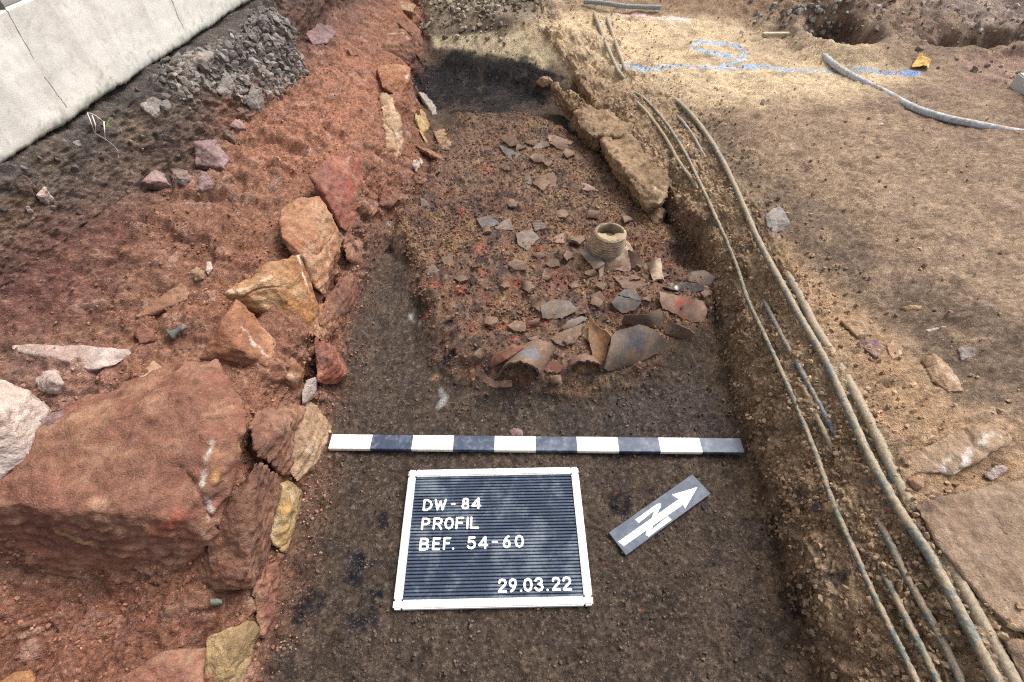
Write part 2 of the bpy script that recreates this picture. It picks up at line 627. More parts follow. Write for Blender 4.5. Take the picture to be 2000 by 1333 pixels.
S = SG
c_dark = lin(86, 76, 70)
c_red = lin(130, 88, 68)
c_floor = lin(70, 58, 49)
c_bank = lin(112, 90, 68)
c_sand = lin(168, 142, 110)
ramp = np.array([c_dark, c_dark, lin(80, 74, 70), lin(100, 78, 66), lin(126, 86, 66), lin(132, 88, 66), lin(128, 84, 63), lin(122, 80, 60), lin(98, 70, 55),
                 c_floor, c_floor, c_floor, lin(114, 93, 72), lin(144, 119, 92), lin(148, 123, 95), lin(138, 115, 90), lin(128, 106, 86), lin(124, 104, 86), lin(122, 104, 88)])
col = np.stack([np.interp(S + 0.25 * w1 * (S > 3.2), np.arange(len(ramp)), ramp[:, k]) for k in range(3)], -1)
red_part = sstep(3.0, 3.3, S) * (1 - sstep(7.6, 8.2, S))
# purplish, ashy and orange drifts in the burnt red earth
col = mixc(col, red_part * sstep(0.05, 0.7, w2) * 0.6, lin(112, 76, 62))
col = mixc(col, red_part * sstep(0.1, 0.7, wf - .4 * w2) * 0.5, lin(122, 88, 68))
col = mixc(col, red_part * sstep(0.15, 0.8, -w1) * 0.5, lin(160, 114, 88))
col = mixc(col, zone([(-150, 500), (100, 430), (280, 400), (260, 520), (150, 640), (-150, 680)], .05) * .8, lin(104, 66, 58))
col = mixc(col, zone([(560, 0), (700, 0), (720, 60), (650, 190), (560, 240), (560, 120)], .05) * .7, lin(112, 80, 68))
col = mixc(col, zone([(-100, 1140), (250, 1150), (420, 1180), (400, 1400), (-100, 1400)], .03) * .75, lin(112, 70, 54))
col = mixc(col, zone([(430, 230), (700, 80), (760, 160), (700, 300), (560, 380), (440, 330)], .06) * .6, lin(160, 106, 80))
col = mixc(col, zone([(0, 690), (230, 700), (260, 860), (60, 940), (0, 760)], .03) * .6, lin(128, 98, 88))
# profile under the plinth: grey gravel bed on top, brown and purplish soil below
sect = sstep(1.7, 2.0, S) * (1 - sstep(2.9, 3.15, S))
grav = sect * sstep(1.38, 1.66, F3[:, 1] + 0.14 * w1 + (F3[:, 2] - 0.47) * 1.6) * (1 - sstep(1.91, 1.96, F3[:, 1]))
col = mixc(col, grav * 0.9, lin(124, 117, 110))
col = mixc(col, sect * sstep(0.0, 0.6, w1) * 0.5, lin(104, 86, 66))
col = mixc(col, sect * (1 - sstep(0.55, 0.9, F3[:, 1])) * 0.6, lin(62, 58, 56))
# floor: earth cleaned with the trowel, charcoal, clay, burnt debris
fl_m = sstep(7.7, 8.3, S) * (1 - sstep(12.0, 12.6, S))
col = mixc(col, fl_m * sstep(0.1, 0.8, w1) * .45, lin(72, 60, 52))
col = mixc(col, fl_m * sstep(0.1, 0.8, w2) * .45, lin(88, 72, 58))
col = mixc(col, zone([(690, 440), (770, 440), (810, 600), (830, 760), (700, 830), (650, 860), (680, 700), (705, 580)], .03) * .6, lin(80, 68, 60))
col = mixc(col, zone([(660, 790), (900, 800), (1100, 760), (1400, 720), (1450, 880), (1000, 900), (640, 890)], .04) * .4, lin(72, 62, 56))
col = mixc(col, zone([(1060, 810), (1200, 780), (1420, 740), (1440, 860), (1100, 850)], .04) * .45, lin(60, 56, 56))
col = mixc(col, deb * .85, lin(126, 95, 75))
col = mixc(col, deb * sstep(-.1, .6, w2 + .3 * wf) * .5, lin(100, 74, 66))
col = mixc(col, deb * sstep(.3, .6, wm - .3 * w1) * .5, lin(62, 52, 54))
col = mixc(col, deb * sstep(.35, .6, -wm + .3 * w2) * .6, lin(136, 78, 58))
col = mixc(col, deb * sstep(.15, .75, w1 - .3 * wf) * .65, lin(142, 112, 78))
col = mixc(col, deb * sstep(.35, .8, wf) * .5, lin(70, 56, 56))
col = mixc(col, zone([(860, 240), (1000, 230), (1200, 330), (1260, 440), (1080, 440), (960, 380), (880, 400)], .05) * .5, lin(120, 98, 78))
col = mixc(col, zone([(800, 440), (960, 400), (1010, 430), (830, 520)], .04) * .4, lin(80, 58, 58))
CHAR = zone([(800, 98), (900, 110), (1000, 134), (1052, 158), (1058, 172), (1104, 188), (1060, 212), (980, 220), (900, 226), (840, 214), (812, 190)], .012, .8)
col = mixc(col, CHAR * .9, lin(30, 28, 31))
col = mixc(col, zone([(820, 200), (1100, 185), (1130, 260), (900, 260)], .05) * .5, lin(84, 68, 58))
for sx, sy, r, k in ((700, 1110, .035, .9), (715, 1205, .04, .9), (1215, 985, .03, .85), (745, 1015, .015, .8), (1000, 800, .03, .6), (600, 1190, .03, .7),
                     (880, 708, .02, .9), (1555, 1165, .03, .7), (1545, 1000, .03, .6), (900, 590, .02, .6), (1350, 560, .025, .6), (1200, 880, .04, .4),
                     (830, 470, .02, .5), (1590, 1155, .02, .5), (560, 1290, .03, .4), (1490, 1050, .05, .5)):
    col = mixc(col, spot(sx, sy, r * 1.1, .5) * min(1, k * 1.1), lin(28, 27, 33))
for sx, sy, r in ((905, 436, .022), (900, 470, .014), (936, 513, .028), (948, 520, .012), (1047, 514, .02), (1100, 528, .03), (850, 578, .03), (905, 588, .025), (1000, 582, .018),
                  (835, 632, .018), (880, 580, .012), (1020, 600, .016), (1060, 655, .022), (985, 655, .03), (1000, 690, .03), (1030, 660, .02), (1030, 715, .018), (1300, 590, .012),
                  (718, 695, .006), (1015, 757, .008), (1178, 1093, .006), (1205, 965, .006), (1250, 1190, .007), (985, 580, .01), (1090, 690, .02), (950, 350, .03), (1170, 388, .012), (1080, 400, .012), (1020, 440, .01)):
    col = mixc(col, spot(sx, sy, r, .9) * .7, lin(160, 80, 56))
for sx, sy, r in ((1010, 540, .045), (860, 445, .05), (980, 600, .03), (1130, 590, .03), (1060, 350, .06), (930, 460, .03), (850, 740, .02), (1140, 740, .03), (1180, 760, .03), (1040, 260, .05)):
    col = mixc(col, spot(sx, sy, r, .9) * .55, lin(164, 130, 86))
for sx, sy, r in ((862, 775, .016), (805, 620, .01), (855, 785, .012), (760, 445, .01), (815, 640, .008)):
    col = mixc(col, spot(sx, sy, r, .6, .5) * .7, lin(168, 168, 164))
# right bank and plateau
rt = sstep(12.2, 12.8, S)
col = mixc(col, rt * sstep(0.0, 0.7, w1 + .2 * wf) * .4, lin(96, 78, 60))
col = mixc(col, zone([(1100, 20), (1500, 40), (1560, 80), (1800, 150), (1620, 200), (1450, 210), (1320, 190), (1100, 170), (1040, 140), (960, 120)], .1) * .85, lin(196, 172, 134))
col = mixc(col, zone([(845, 88), (1010, 110), (1090, 150), (1060, 172), (990, 140), (850, 106)], .018) * .8, lin(194, 176, 140))
col = mixc(col, rt * .3 * sstep(.0, .6, fbm(F3 * np.array([2.2, .7, 1]) @ np.array([[.8, .6, 0], [-.6, .8, 0], [0, 0, 1]]), 7, 3, 91)), lin(98, 78, 62))
col = mixc(col, zone([(1370, 232), (1450, 245), (1500, 330), (1620, 395), (1760, 520), (1990, 640), (2060, 800), (1900, 780), (1760, 640), (1640, 560), (1560, 510), (1500, 425), (1420, 335)], .045) * .72, lin(84, 69, 58))
col = mixc(col, zone([(1520, 170), (1620, 190), (2000, 330), (2200, 700), (1900, 560), (1650, 430), (1450, 240)], .1) * .4, lin(142, 118, 94))
col = mixc(col, zone([(1480, 470), (1560, 520), (1700, 620), (1740, 650), (1850, 800), (2000, 830), (2000, 950), (1800, 980), (1640, 700)], .05) * .7, lin(160, 126, 92))
col = mixc(col, far_rough * .9, lin(112, 92, 78))
col = mixc(col, far_rough * sstep(.1, .6, w1) * .7, lin(146, 124, 104))
col = mixc(col, zone([(1790, 0), (2100, 0), (2100, 90), (1960, 60), (1850, 50), (1760, 30)], .1) * .8, lin(140, 122, 114))
col = mixc(col, zone([(830, 0), (1090, 0), (1100, 40), (960, 80), (850, 90)], .06) * .7, lin(150, 134, 112))
col = mixc(col, zone([(1260, 0), (1560, 0), (1640, 40), (1500, 50), (1300, 30)], .06) * .6, lin(124, 98, 72))
col = mixc(col, zone([(1860, 120), (2000, 100), (2000, 140), (1960, 170), (1880, 170)], .06) * .5, lin(124, 92, 86))
col = mixc(col, zone([(1240, 180), (1330, 200), (1420, 350), (1510, 540), (1660, 800), (1620, 860), (1520, 660), (1400, 440), (1330, 320)], .04) * .65, lin(166, 140, 108))
stc = np.clip(STN, 0, 1)
col = mixc(col, stc * red_part * .55, lin(150, 104, 82))
col = mixc(col, stc * red_part * (STR > .8) * .5, lin(160, 132, 116))
col = mixc(col, stc * rt * .5, lin(146, 122, 96))
# sprayed survey lines (paint on sand)
paint = 0.72 * sstep(-.75, .1, wf + .4 * wg)


def stroke(pts, wd, c, k):
    global col
    Q = [to_ground(*p)[:2] for p in pts]
    d = np.full(len(F3), 9.0)
    x, y = F3[:, 0] + .006 * wf, F3[:, 1] + .012 * wg
    for a, b in zip(Q[:-1], Q[1:]):
        e = b - a
        t = np.clip(((x - a[0]) * e[0] + (y - a[1]) * e[1]) / (e @ e), 0, 1)
        d = np.minimum(d, np.hypot(x - a[0] - e[0] * t, y - a[1] - e[1] * t))
    col = mixc(col, (1 - sstep(wd * .5, wd * 1.1, d)) * np.clip(paint * k, 0, 1), c)


BLUE = lin(134, 172, 204)
stroke([(1212, 132), (1260, 136), (1330, 132), (1400, 134), (1470, 131)], .024, BLUE, 1.1)
stroke([(1470, 131), (1560, 138), (1650, 138), (1720, 142)], .022, lin(110, 165, 205), .8)
stroke([(1735, 143), (1788, 143)], .024, lin(84, 138, 200), 1.2)
stroke([(1425, 112), (1375, 104), (1350, 94), (1362, 87), (1405, 85), (1438, 92), (1455, 107), (1445, 120), (1412, 126)], .02, BLUE, 1.15)
stroke([(1215, 30), (1280, 36), (1340, 40)], .03, lin(232, 190, 180), 1.2)
# grain by grain variation of the soil itself
col = mixc(col, sstep(.1, .9, wf) * .22, lin(70, 60, 54))
col = mixc(col, fl_m * sstep(.05, .6, wm) * .45, lin(60, 52, 48))
col = mixc(col, fl_m * sstep(.15, .7, -wm) * .3, lin(92, 76, 61))
col = mixc(col, rt * sstep(.1, .6, wm + .4 * w2) * .4, lin(104, 86, 72))
col = mixc(col, rt * sstep(.1, .7, -wm + .4 * w1) * .35, lin(156, 132, 104))
col = mixc(col, red_part * sstep(.1, .7, wm) * .4, lin(110, 82, 70))
col = col * (1 + .16 * w1 + .26 * wf + .34 * wg)[:, None]
sand_patch = sstep(.35, .8, wg) * .12
col = mixc(col, sand_patch * (1 - sstep(2.5, 4, F3[:, 1])), lin(178, 156, 128))
col = np.clip(col * (1.12 + .2 * sstep(12.1, 13.2, SG) - .04 * fl_m)[:, None], .006, .9)
col = mixc(col, CHAR * .75 * sstep(-.6, .5, w2 + wm), lin(26, 24, 28))
TCOL = col

idx = np.arange(R_ * C_).reshape(R_, C_)
NAMES = [('soil_section', 0, 3.0, M_SOIL, 'dark soil and grey gravel cut beneath the house plinth'),
         ('red_earth_bank', 3.0, 7.999, M_SOIL, 'burnt red earth of the left trench side'),
         ('trench_floor', 7.999, 11.999, M_SOIL, 'brown trench floor with charcoal and burnt clay debris'),
         ('ground', 11.999, 99, M_SAND, 'sandy brown ground right of and behind the trench')]
for nm, a, b, m, lb_ in NAMES:
    c0 = int(np.searchsorted(SEG, a - 1e-9))
    c1 = int(min(np.searchsorted(SEG, b - 1e-9), C_ - 1))
    sub = idx[:, c0:c1 + 1]
    q = np.stack([sub[:-1, :-1], sub[:-1, 1:], sub[1:, 1:], sub[1:, :-1]], -1).reshape(-1, 4)
    u, inv = np.unique(q, return_inverse=True)
    tag(mk(nm, F3[u], inv.reshape(-1, 4), TCOL[u], m), lb_, kind='structure')
# ------------------------------------------------------------------ stones
PAL = {
    'red': ((132, 88, 70), (102, 70, 60), (164, 128, 106), (134, 94, 72)),
    'redface': ((152, 86, 66), (120, 84, 76), (178, 134, 108), (142, 96, 74)),
    'orange': ((154, 104, 74), (118, 80, 62), (184, 150, 122), (146, 99, 70)),
    'ochre': ((156, 108, 66), (112, 76, 56), (188, 156, 116), (146, 104, 78)),
    'yellow': ((166, 138, 92), (118, 94, 68), (190, 168, 128), (136, 98, 72)),
    'tan': ((160, 128, 98), (124, 96, 74), (192, 170, 142), (140, 108, 82)),
    'pale': ((178, 160, 150), (148, 124, 114), (196, 184, 174), (156, 120, 104)),
    'purple': ((138, 112, 110), (108, 84, 82), (172, 152, 148), (112, 82, 72)),
    'brown': ((130, 90, 70), (96, 68, 58), (158, 124, 102), (128, 90, 72)),
    'grey': ((146, 138, 130), (112, 104, 98), (180, 174, 166), (120, 98, 84)),
    'darkgrey': ((104, 92, 88), (78, 68, 66), (136, 124, 118), (96, 78, 68)),
    'lime': ((146, 121, 92), (110, 88, 66), (172, 150, 120), (136, 110, 83)),
    'slab': ((146, 122, 100), (112, 92, 78), (172, 152, 130), (140, 110, 84)),
    'chip': ((176, 96, 74), (136, 76, 60), (196, 124, 100), (140, 90, 72)),
}
TOW = -ray(1000, 666)


def spec3(p):
    """(px, py, lift) on the ground, or (px, py, value, 'z' | 'x')"""
    if len(p) == 4:
        return at_z(p[0], p[1], p[2]) if p[3] == 'z' else at_x(p[0], p[1], p[2])
    g = hit(p[0], p[1])
    d = ray(p[0], p[1])
    return g - d / np.linalg.norm(d) * p[2]


def stone_colour(V, Nrm, pal, seed, dust=0.5, stripes=()):
    base, dark, pale, dst = [lin(c) for c in PAL[pal]]
    a = fbm(V, 11, 4, seed)
    b = fbm(V + 5, 16, 4, seed + 3, .6)
    g = fbm(V, 60, 3, seed + 5, .7)
    # bedding of the sandstone: thin tilted layers
    g2 = fbm(V, 26, 3, seed + 8, .6)
    lay = pn(np.stack([V[:, 0] * .3, V[:, 1] * .3, (V[:, 2] + .4 * V[:, 0] + .25 * V[:, 1]) * 3], -1), 14, seed)
    c = np.repeat(base[None, :], len(V), 0)
    c = mixc(c, sstep(-.1, .7, a) * .7, dark)
    c = mixc(c, sstep(.1, .8, b) * .55, pale)
    c = mixc(c, sstep(.1, .7, lay) * .3, dark)
    big = fbm(V, 5, 3, seed + 31)
    c = mixc(c, sstep(.05, .5, big) * .45, dark * .85)
    c = mixc(c, sstep(.1, .5, -big + .3 * b) * .4, .5 * pale + .5 * lin(170, 128, 84))
    up = sstep(.35, .85, Nrm[:, 2] + .35 * g + .2 * b)
    c = mixc(c, up * dust * .75 * sstep(-.5, .4, a + b), dst)
    for pts, wd, cc, k in stripes:
        Q = [np.asarray(q) for q in pts]
        d = np.full(len(V), 9.0)
        for p, q in zip(Q[:-1], Q[1:]):
            e = q - p
            t = np.clip(((V - p) @ e) / max(e @ e, 1e-9), 0, 1)
            d = np.minimum(d, np.linalg.norm(V - p - t[:, None] * e, axis=1))
        d = d + .7 * wd * (b * .6 + g * .7)
        c = mixc(c, (1 - sstep(wd * .1, wd * 1.0, d)) * k * .7 * sstep(-.35, .35, g2 + .5 * g), lin(cc))
    return c * (1 + .12 * a + .14 * g2 + .2 * g)[:, None]


def rock(name, label, pal, pts, inner=(), depth=0.05, rough=1.0, group=None, stripes=(), dust=0.5, shrink=0.8, cat='stone', vox=None, smooth=2, mat=None):
    out = [spec3(p) for p in pts]
    inn = [spec3(p) for p in inner]
    ctr = np.mean(out, 0)
    back = []
    for q in out:
        d = (q - CP) / np.linalg.norm(q - CP)
        dn = 0.45 * d + np.array([0, 0, -0.55])
        b = q + dn / np.linalg.norm(dn) * depth
        cb = ctr + dn / np.linalg.norm(dn) * depth
        back.append(cb + (b - cb) * shrink)
    bm = bmesh.new()
    for q in out + inn + back:
        bm.verts.new(q)
    r = bmesh.ops.convex_hull(bm, input=bm.verts)
    junk = [v for v in bm.verts if not v.link_faces]
    bmesh.ops.delete(bm, geom=junk, context='VERTS')
    me = bpy.data.meshes.new('hull')
    bm.to_mesh(me)
    bm.free()
    size = max(np.ptp(np.array(out + inn), axis=0))
    vx = vox or min(max(size / 70, 0.0022), 0.0055)
    tmp = bpy.data.objects.new('hull', me)
    COL.objects.link(tmp)
    md = tmp.modifiers.new('r', 'REMESH')
    md.mode = 'VOXEL'
    md.voxel_size = vx
    ms = tmp.modifiers.new('s', 'SMOOTH')
    ms.factor = 0.5
    ms.iterations = smooth
    ev = tmp.evaluated_get(bpy.context.evaluated_depsgraph_get())
    m2 = ev.to_mesh()
    n = len(m2.vertices)
    V = np.empty(n * 3, np.float32)
    m2.vertices.foreach_get('co', V)
    V = V.reshape(-1, 3).astype(float)
    Nr = np.empty(n * 3, np.float32)
    m2.vertices.foreach_get('normal', Nr)
    Nr = Nr.reshape(-1, 3).astype(float)
    Fc = [tuple(p.vertices) for p in m2.polygons]
    ev.to_mesh_clear()
    bpy.data.objects.remove(tmp)
    bpy.data.meshes.remove(me)
    seed = (len(label) * 7 + int(pts[0][0])) % 97
    k = rough * min(1, size / .12)
    if size > .05:                                   # knock flat facets off the hull
        r3 = np.random.default_rng(seed + 100)
        cv = V.mean(0)
        for _ in range(7):
            dv3 = r3.normal(size=3)
            dv3 /= np.linalg.norm(dv3)
            h3 = (V - cv) @ dv3
            lim = h3.max() - size * r3.uniform(.004, .018)
            V = V - np.maximum(0, h3 - lim)[:, None] * dv3 * .92
    d = 0.005 * k * fbm(V, 14, 3, seed) + 0.0035 * k * (0.4 - np.abs(pn(V, 34, seed + 2)) * 1.3) + .0016 * rough * fbm(V, 90, 3, seed + 4, .65)
    # chipped edges: bite into places where the surface turns
    crk = np.abs(pn(V, 9, seed + 21))                     # fracture lines
    d -= .006 * k * (1 - sstep(0, .05, crk)) * sstep(-.2, .4, pn(V, 6, seed + 22))
    q_ = (V[:, 2] + .35 * V[:, 0] + .2 * V[:, 1]) * 42 + .8 * pn(V, 12, seed + 23)      # bedding ledges on the broken sides
    d += .0022 * k * (np.abs((q_ % 1) - .5) * 2 - .5) * sstep(.75, .3, np.abs(Nr[:, 2]))
    V = V + Nr * d[:, None]
    st = []
    if stripes:                                      # lay each vein on the stone's own surface
        rel = V - CP
        dep = rel[:, 1] * CT - rel[:, 2] * ST
        qx = 1000 + 1000 * rel[:, 0] / dep
        qy = 666.5 + 1000 * (-rel[:, 1] * ST - rel[:, 2] * CT) / dep
        for s in stripes:
            line = []
            for p in s[0]:
                dd = np.hypot(qx - p[0], qy - p[1])
                near_ = dd < max(7, dd.min() + 4)
                line.append(V[near_][np.argmin(dep[near_])])
            st.append((line,) + tuple(s[1:]))
    c = stone_colour(V, Nr, pal, seed, dust, st)
    base = np.array([ctr[0], ctr[1], V[:, 2].min()])
    quads = all(len(f) == 4 for f in Fc)
    o = mk(name, V - base, np.array(Fc) if quads else Fc, c, mat or M_ROCK)
    o.location = base
    tag(o, label, cat, group)
    return o


WHITE = (226, 220, 208)
YEL = (196, 150, 74)
GW = 'sandstone blocks of the burnt wall'
GR = 'rubble along the wall foot'
GSEC = 'stones in the dark soil section'
GL = 'stones of the pale right hand wall'
GG = 'stones lying right of the cables'

rock('sandstone_boulder', 'large red sandstone boulder with a white streak, biggest block of the wall', 'red',
     [(345, 700, .325, 'z'), (425, 702, .325, 'z'), (470, 770, .312, 'z'), (482, 835, .295, 'z'), (470, 905, .262, 'z'), (425, 1055, .20, 'z'), (335, 1120, .135, 'z'), (240, 1131, .13, 'z'),
      (120, 1126, .14, 'z'), (0, 1112, .155, 'z'), (-110, 1080, .17, 'z'), (-120, 900, .31, 'z'), (120, 830, .335, 'z')],
     [(-60, 985, .315, 'z'), (60, 990, .312, 'z'), (200, 1005, .30, 'z'), (330, 1020, .275, 'z'), (405, 960, .28, 'z'), (415, 860, .315, 'z'), (250, 800, .345, 'z'), (380, 760, .345, 'z')],
     depth=.10, rough=1.5, group=GW, dust=.65,
     stripes=[([(418, 865, .30, 'z'), (398, 935, .28, 'z'), (410, 1000, .25, 'z'), (400, 1045, .22, 'z')], .0055, WHITE, .95),
              ([(430, 880, .29, 'z'), (425, 940, .275, 'z')], .009, YEL, .6), ([(200, 985, .30, 'z'), (232, 1040, .27, 'z')], .022, (196, 158, 122), .7),
              ([(110, 1045, .27, 'z'), (200, 1080, .23, 'z')], .014, (188, 156, 112), .75), ([(240, 1085, .22, 'z'), (290, 1035, .26, 'z')], .009, (200, 168, 116), .7),
              ([(300, 1040, .25, 'z'), (350, 1020, .25, 'z')], .015, (176, 74, 46), .6)])
rock('sandstone_block', 'brown sandstone face below the white streak of the boulder, facing the trench', 'brown',
     [(410, 1060, .20, 'z'), (466, 990, .24, 'z'), (500, 900, .27, 'z'), (540, 925, -.478, 'x'), (543, 975, -.474, 'x'), (492, 1111, -.468, 'x'), (486, 1146, -.470, 'x'), (413, 1158, .11, 'z'), (376, 1142, .11, 'z')],
     [(420, 1130, .16, 'z'), (487, 1128, -.462, 'x')], depth=.10, group=GW, rough=1.3, stripes=[([(410, 1125, .15, 'z'), (430, 1105, .16, 'z')], .008, (176, 100, 60), .6)])
rock('tilted_slab', 'brown tilted sandstone slab with a white worn edge, jutting over the boulder', 'orange',
     [(462, 582, .36, 'z'), (594, 724, .192, 'z'), (580, 752, .185, 'z'), (561, 773, .13, 'z'), (508, 769, .15, 'z'), (424, 714, .24, 'z'), (386, 701, .30, 'z')],
     [(468, 682, .318, 'z'), (430, 640, .345, 'z'), (524, 718, .255, 'z')], depth=.07, group=GW, stripes=[([(480, 635, .335, 'z'), (500, 670, .30, 'z'), (545, 710, .25, 'z'), (585, 745, .20, 'z')], .007, WHITE, .8)])
rock('ochre_block', 'ochre brown sandstone block with a whitish top edge, behind the tilted slab', 'ochre',
     [(436, 574, .35, 'z'), (520, 515, .36, 'z'), (589, 494, .335, 'z'), (598, 536, .30, 'z'), (619, 592, .235, 'z'), (622, 610, .215, 'z'), (612, 660, -.466, 'x'), (560, 650, .21, 'z'), (500, 610, .28, 'z')],
     [(526, 545, .352, 'z'), (470, 572, .352, 'z'), (592, 540, .31, 'z')], depth=.08, group=GW,
     stripes=[([(440, 572, .35, 'z'), (480, 558, .355, 'z'), (530, 535, .35, 'z')], .012, (222, 196, 172), .7), ([(588, 497, .335, 'z'), (598, 535, .30, 'z'), (616, 585, .235, 'z')], .006, WHITE, .85),
              ([(540, 580, .29, 'z'), (560, 600, .27, 'z')], .02, YEL, .6), ([(560, 545, .33, 'z'), (580, 550, .32, 'z')], .015, YEL, .5)])
rock('edge_block', 'brown block with white lime specks down its right edge, behind the ochre block', 'orange',
     [(545, 405, .35, 'z'), (585, 386, .355, 'z'), (624, 381, .35, 'z'), (645, 415, .31, 'z'), (662, 450, .26, 'z'), (660, 480, .24, 'z'), (650, 522, .205, 'z'), (628, 575, -.472, 'x'), (600, 545, .27, 'z'), (594, 500, .32, 'z'), (548, 460, .35, 'z')],
     [(626, 430, .325, 'z'), (644, 488, .255, 'z')], depth=.08, group=GW,
     stripes=[([(622, 388, .35, 'z'), (628, 435, .32, 'z'), (646, 475, .26, 'z'), (650, 500, .23, 'z')], .005, WHITE, .9), ([(634, 485, .265, 'z'), (648, 520, .21, 'z')], .01, (220, 196, 140), .7)])
rock('red_face_block', 'big red sandstone block with a broad smooth face and pale lower rim', 'redface',
     [(600, 345, .34, 'z'), (640, 306, .345, 'z'), (686, 297, -.488, 'x'), (724, 315, -.482, 'x'), (740, 372, -.466, 'x'), (738, 402, -.464, 'x'), (716, 440, -.466, 'x'), (686, 455, -.474, 'x'), (668, 452, -.482, 'x'), (652, 415, -.492, 'x'), (630, 378, .32, 'z')],
     [(690, 350, -.474, 'x'), (700, 400, -.466, 'x')], depth=.09, group=GW,
     stripes=[([(735, 400, -.46, 'x'), (712, 440, -.463, 'x'), (686, 452, -.47, 'x')], .006, (214, 182, 140), .8), ([(688, 300, -.487, 'x'), (678, 345, -.482, 'x')], .008, (210, 190, 160), .6),
              ([(672, 350, -.48, 'x'), (690, 400, -.475, 'x')], .028, (140, 104, 98), .5)])
rock('ochre_upright', 'upright yellowish slab with dark stains, set on edge in the far wall', 'tan',
     [(742, 180, .235, 'z'), (766, 186, .22, 'z'), (783, 243, .185, 'z'), (788, 298, .135, 'z'), (768, 335, .125, 'z'), (750, 318, .17, 'z'), (752, 255, .205, 'z')],
     [(770, 250, .197, 'z')], depth=.09, group=GW, rough=2.2, dust=.2, stripes=[([(772, 190, .22, 'z'), (780, 260, .14, 'z')], .012, (210, 204, 190), .6), ([(764, 255, .17, 'z'), (776, 275, .14, 'z')], .02, (96, 80, 78), .7),
     ([(786, 300, .085, 'z'), (770, 332, .08, 'z')], .012, (70, 62, 62), .8)])
rock('pale_edge_slab', 'red slab with a chalky white nose, above the yellowish upright', 'orange',
     [(735, 128, .262, 'z'), (782, 126, .258, 'z'), (800, 130, .245, 'z'), (803, 150, .225, 'z'), (792, 200, .15, 'z'), (780, 190, .19, 'z'), (745, 170, .245, 'z')], [], depth=.09, group=GW,
     stripes=[([(797, 128, .25, 'z'), (800, 150, .228, 'z')], .012, WHITE, .8)])
rock('brown_capstone', 'rounded brown capstone with a pale rim near the far end of the wall', 'brown',
     [(715, 90, .25, 'z'), (748, 62, .262, 'z'), (790, 56, .258, 'z'), (806, 76, .235, 'z'), (812, 108, .18, 'z'), (800, 126, .16, 'z'), (770, 122, .2, 'z')], [(780, 85, .25, 'z')], depth=.1, group=GW,
     stripes=[([(752, 62, .262, 'z'), (790, 58, .258, 'z'), (803, 72, .24, 'z')], .012, (206, 180, 156), .7)])
rock('brown_capstone', 'brown stone at the very end of the wall beside the gravel slope', 'brown',
     [(770, 40, .25, 'z'), (800, 36, .245, 'z'), (818, 60, .2, 'z'), (828, 95, .13, 'z'), (822, 118, .11, 'z'), (808, 100, .17, 'z')], [(805, 70, .225, 'z')], depth=.09, group=GW)
rock('flat_capstone', 'flat pale brown capstone at the top of the photo, farthest of the wall', 'tan',
     [(740, 4, .275, 'z'), (795, 2, .272, 'z'), (812, 10, .262, 'z'), (806, 24, .25, 'z'), (780, 18, .262, 'z'), (745, 12, .27, 'z')], [], depth=.08, group=GW)
rock('upright_slate', 'thin dark slab standing on edge at the end of the wall', 'brown',
     [(809, -20, .26, 'z'), (816, -20, .255, 'z'), (824, 40, .16, 'z'), (826, 66, .13, 'z'), (822, 66, .13, 'z'), (816, 25, .2, 'z')], [], depth=.05, group=GW, dust=.1)
rock('red_footstone', 'small red stone at the wall foot below the ochre block', 'redface',
     [(612, 660, .02), (640, 670, .02), (668, 694, .015), (678, 732, .008), (650, 742, .008), (620, 746, .02)], [(640, 700, .035)], depth=.06, group=GW, dust=.35)
rock('red_footstone', 'red stone at the wall foot under the white speckled block', 'red',
     [(622, 640, .01), (660, 616, .02), (690, 600, .015), (700, 560, .015), (690, 520, .02), (660, 545, .025), (632, 590, .02)], [(668, 580, .035)], depth=.06, group=GW)
rock('white_shard', 'whitish pointed stone shard wedged below the tip of the tilted slab', 'pale',
     [(598, 740, .02), (618, 734, .02), (614, 768, .02), (588, 790, .012), (588, 765, .016)], [], depth=.03, group=GW, stripes=[], rough=.6)
rock('tan_wedge_stone', 'tan wedge stone at the trench edge beside the left end of the scale bar', 'tan',
     [(556, 868, -.492, 'x'), (575, 815, -.490, 'x'), (602, 778, -.482, 'x'), (630, 800, -.462, 'x'), (646, 832, -.449, 'x'), (640, 868, -.446, 'x'), (612, 915, -.452, 'x'), (578, 942, -.468, 'x'), (558, 915, -.485, 'x')], [(600, 850, -.458, 'x')], depth=.07, group=GW, dust=.25,
     stripes=[([(606, 880, -.455, 'x'), (615, 890, -.452, 'x')], .014, (222, 196, 176), .6)])
rock('yellow_stone', 'ochre yellow stone standing on edge beside the board, with black stains', 'yellow',
     [(536, 954, -.488, 'x'), (560, 934, -.478, 'x'), (587, 957, -.460, 'x'), (582, 985, -.457, 'x'), (576, 1010, -.458, 'x'), (557, 1080, -.462, 'x'), (532, 1064, -.475, 'x'), (520, 1036, -.484, 'x')], [(560, 1000, -.456, 'x')], depth=.06, group=GW, dust=.1,
     stripes=[([(530, 990, -.478, 'x'), (526, 1040, -.478, 'x')], .008, (78, 62, 50), .7), ([(560, 975, -.46, 'x'), (560, 1060, -.462, 'x')], .02, (188, 140, 62), .7), ([(560, 945, -.47, 'x'), (580, 965, -.46, 'x')], .014, (206, 176, 150), .6)])
rock('earthy_block', 'brown earth coated block filling the wall between the tilted slab and the tan wedge stone', 'brown',
     [(506, 776, .215, 'z'), (560, 778, .17, 'z'), (608, 790, -.480, 'x'), (602, 840, -.476, 'x'), (578, 900, -.476, 'x'), (548, 926, -.480, 'x'), (506, 893, .235, 'z'), (486, 838, .265, 'z')],
     [(545, 835, .215, 'z')], depth=.08, group=GW, rough=1.4, dust=.8)
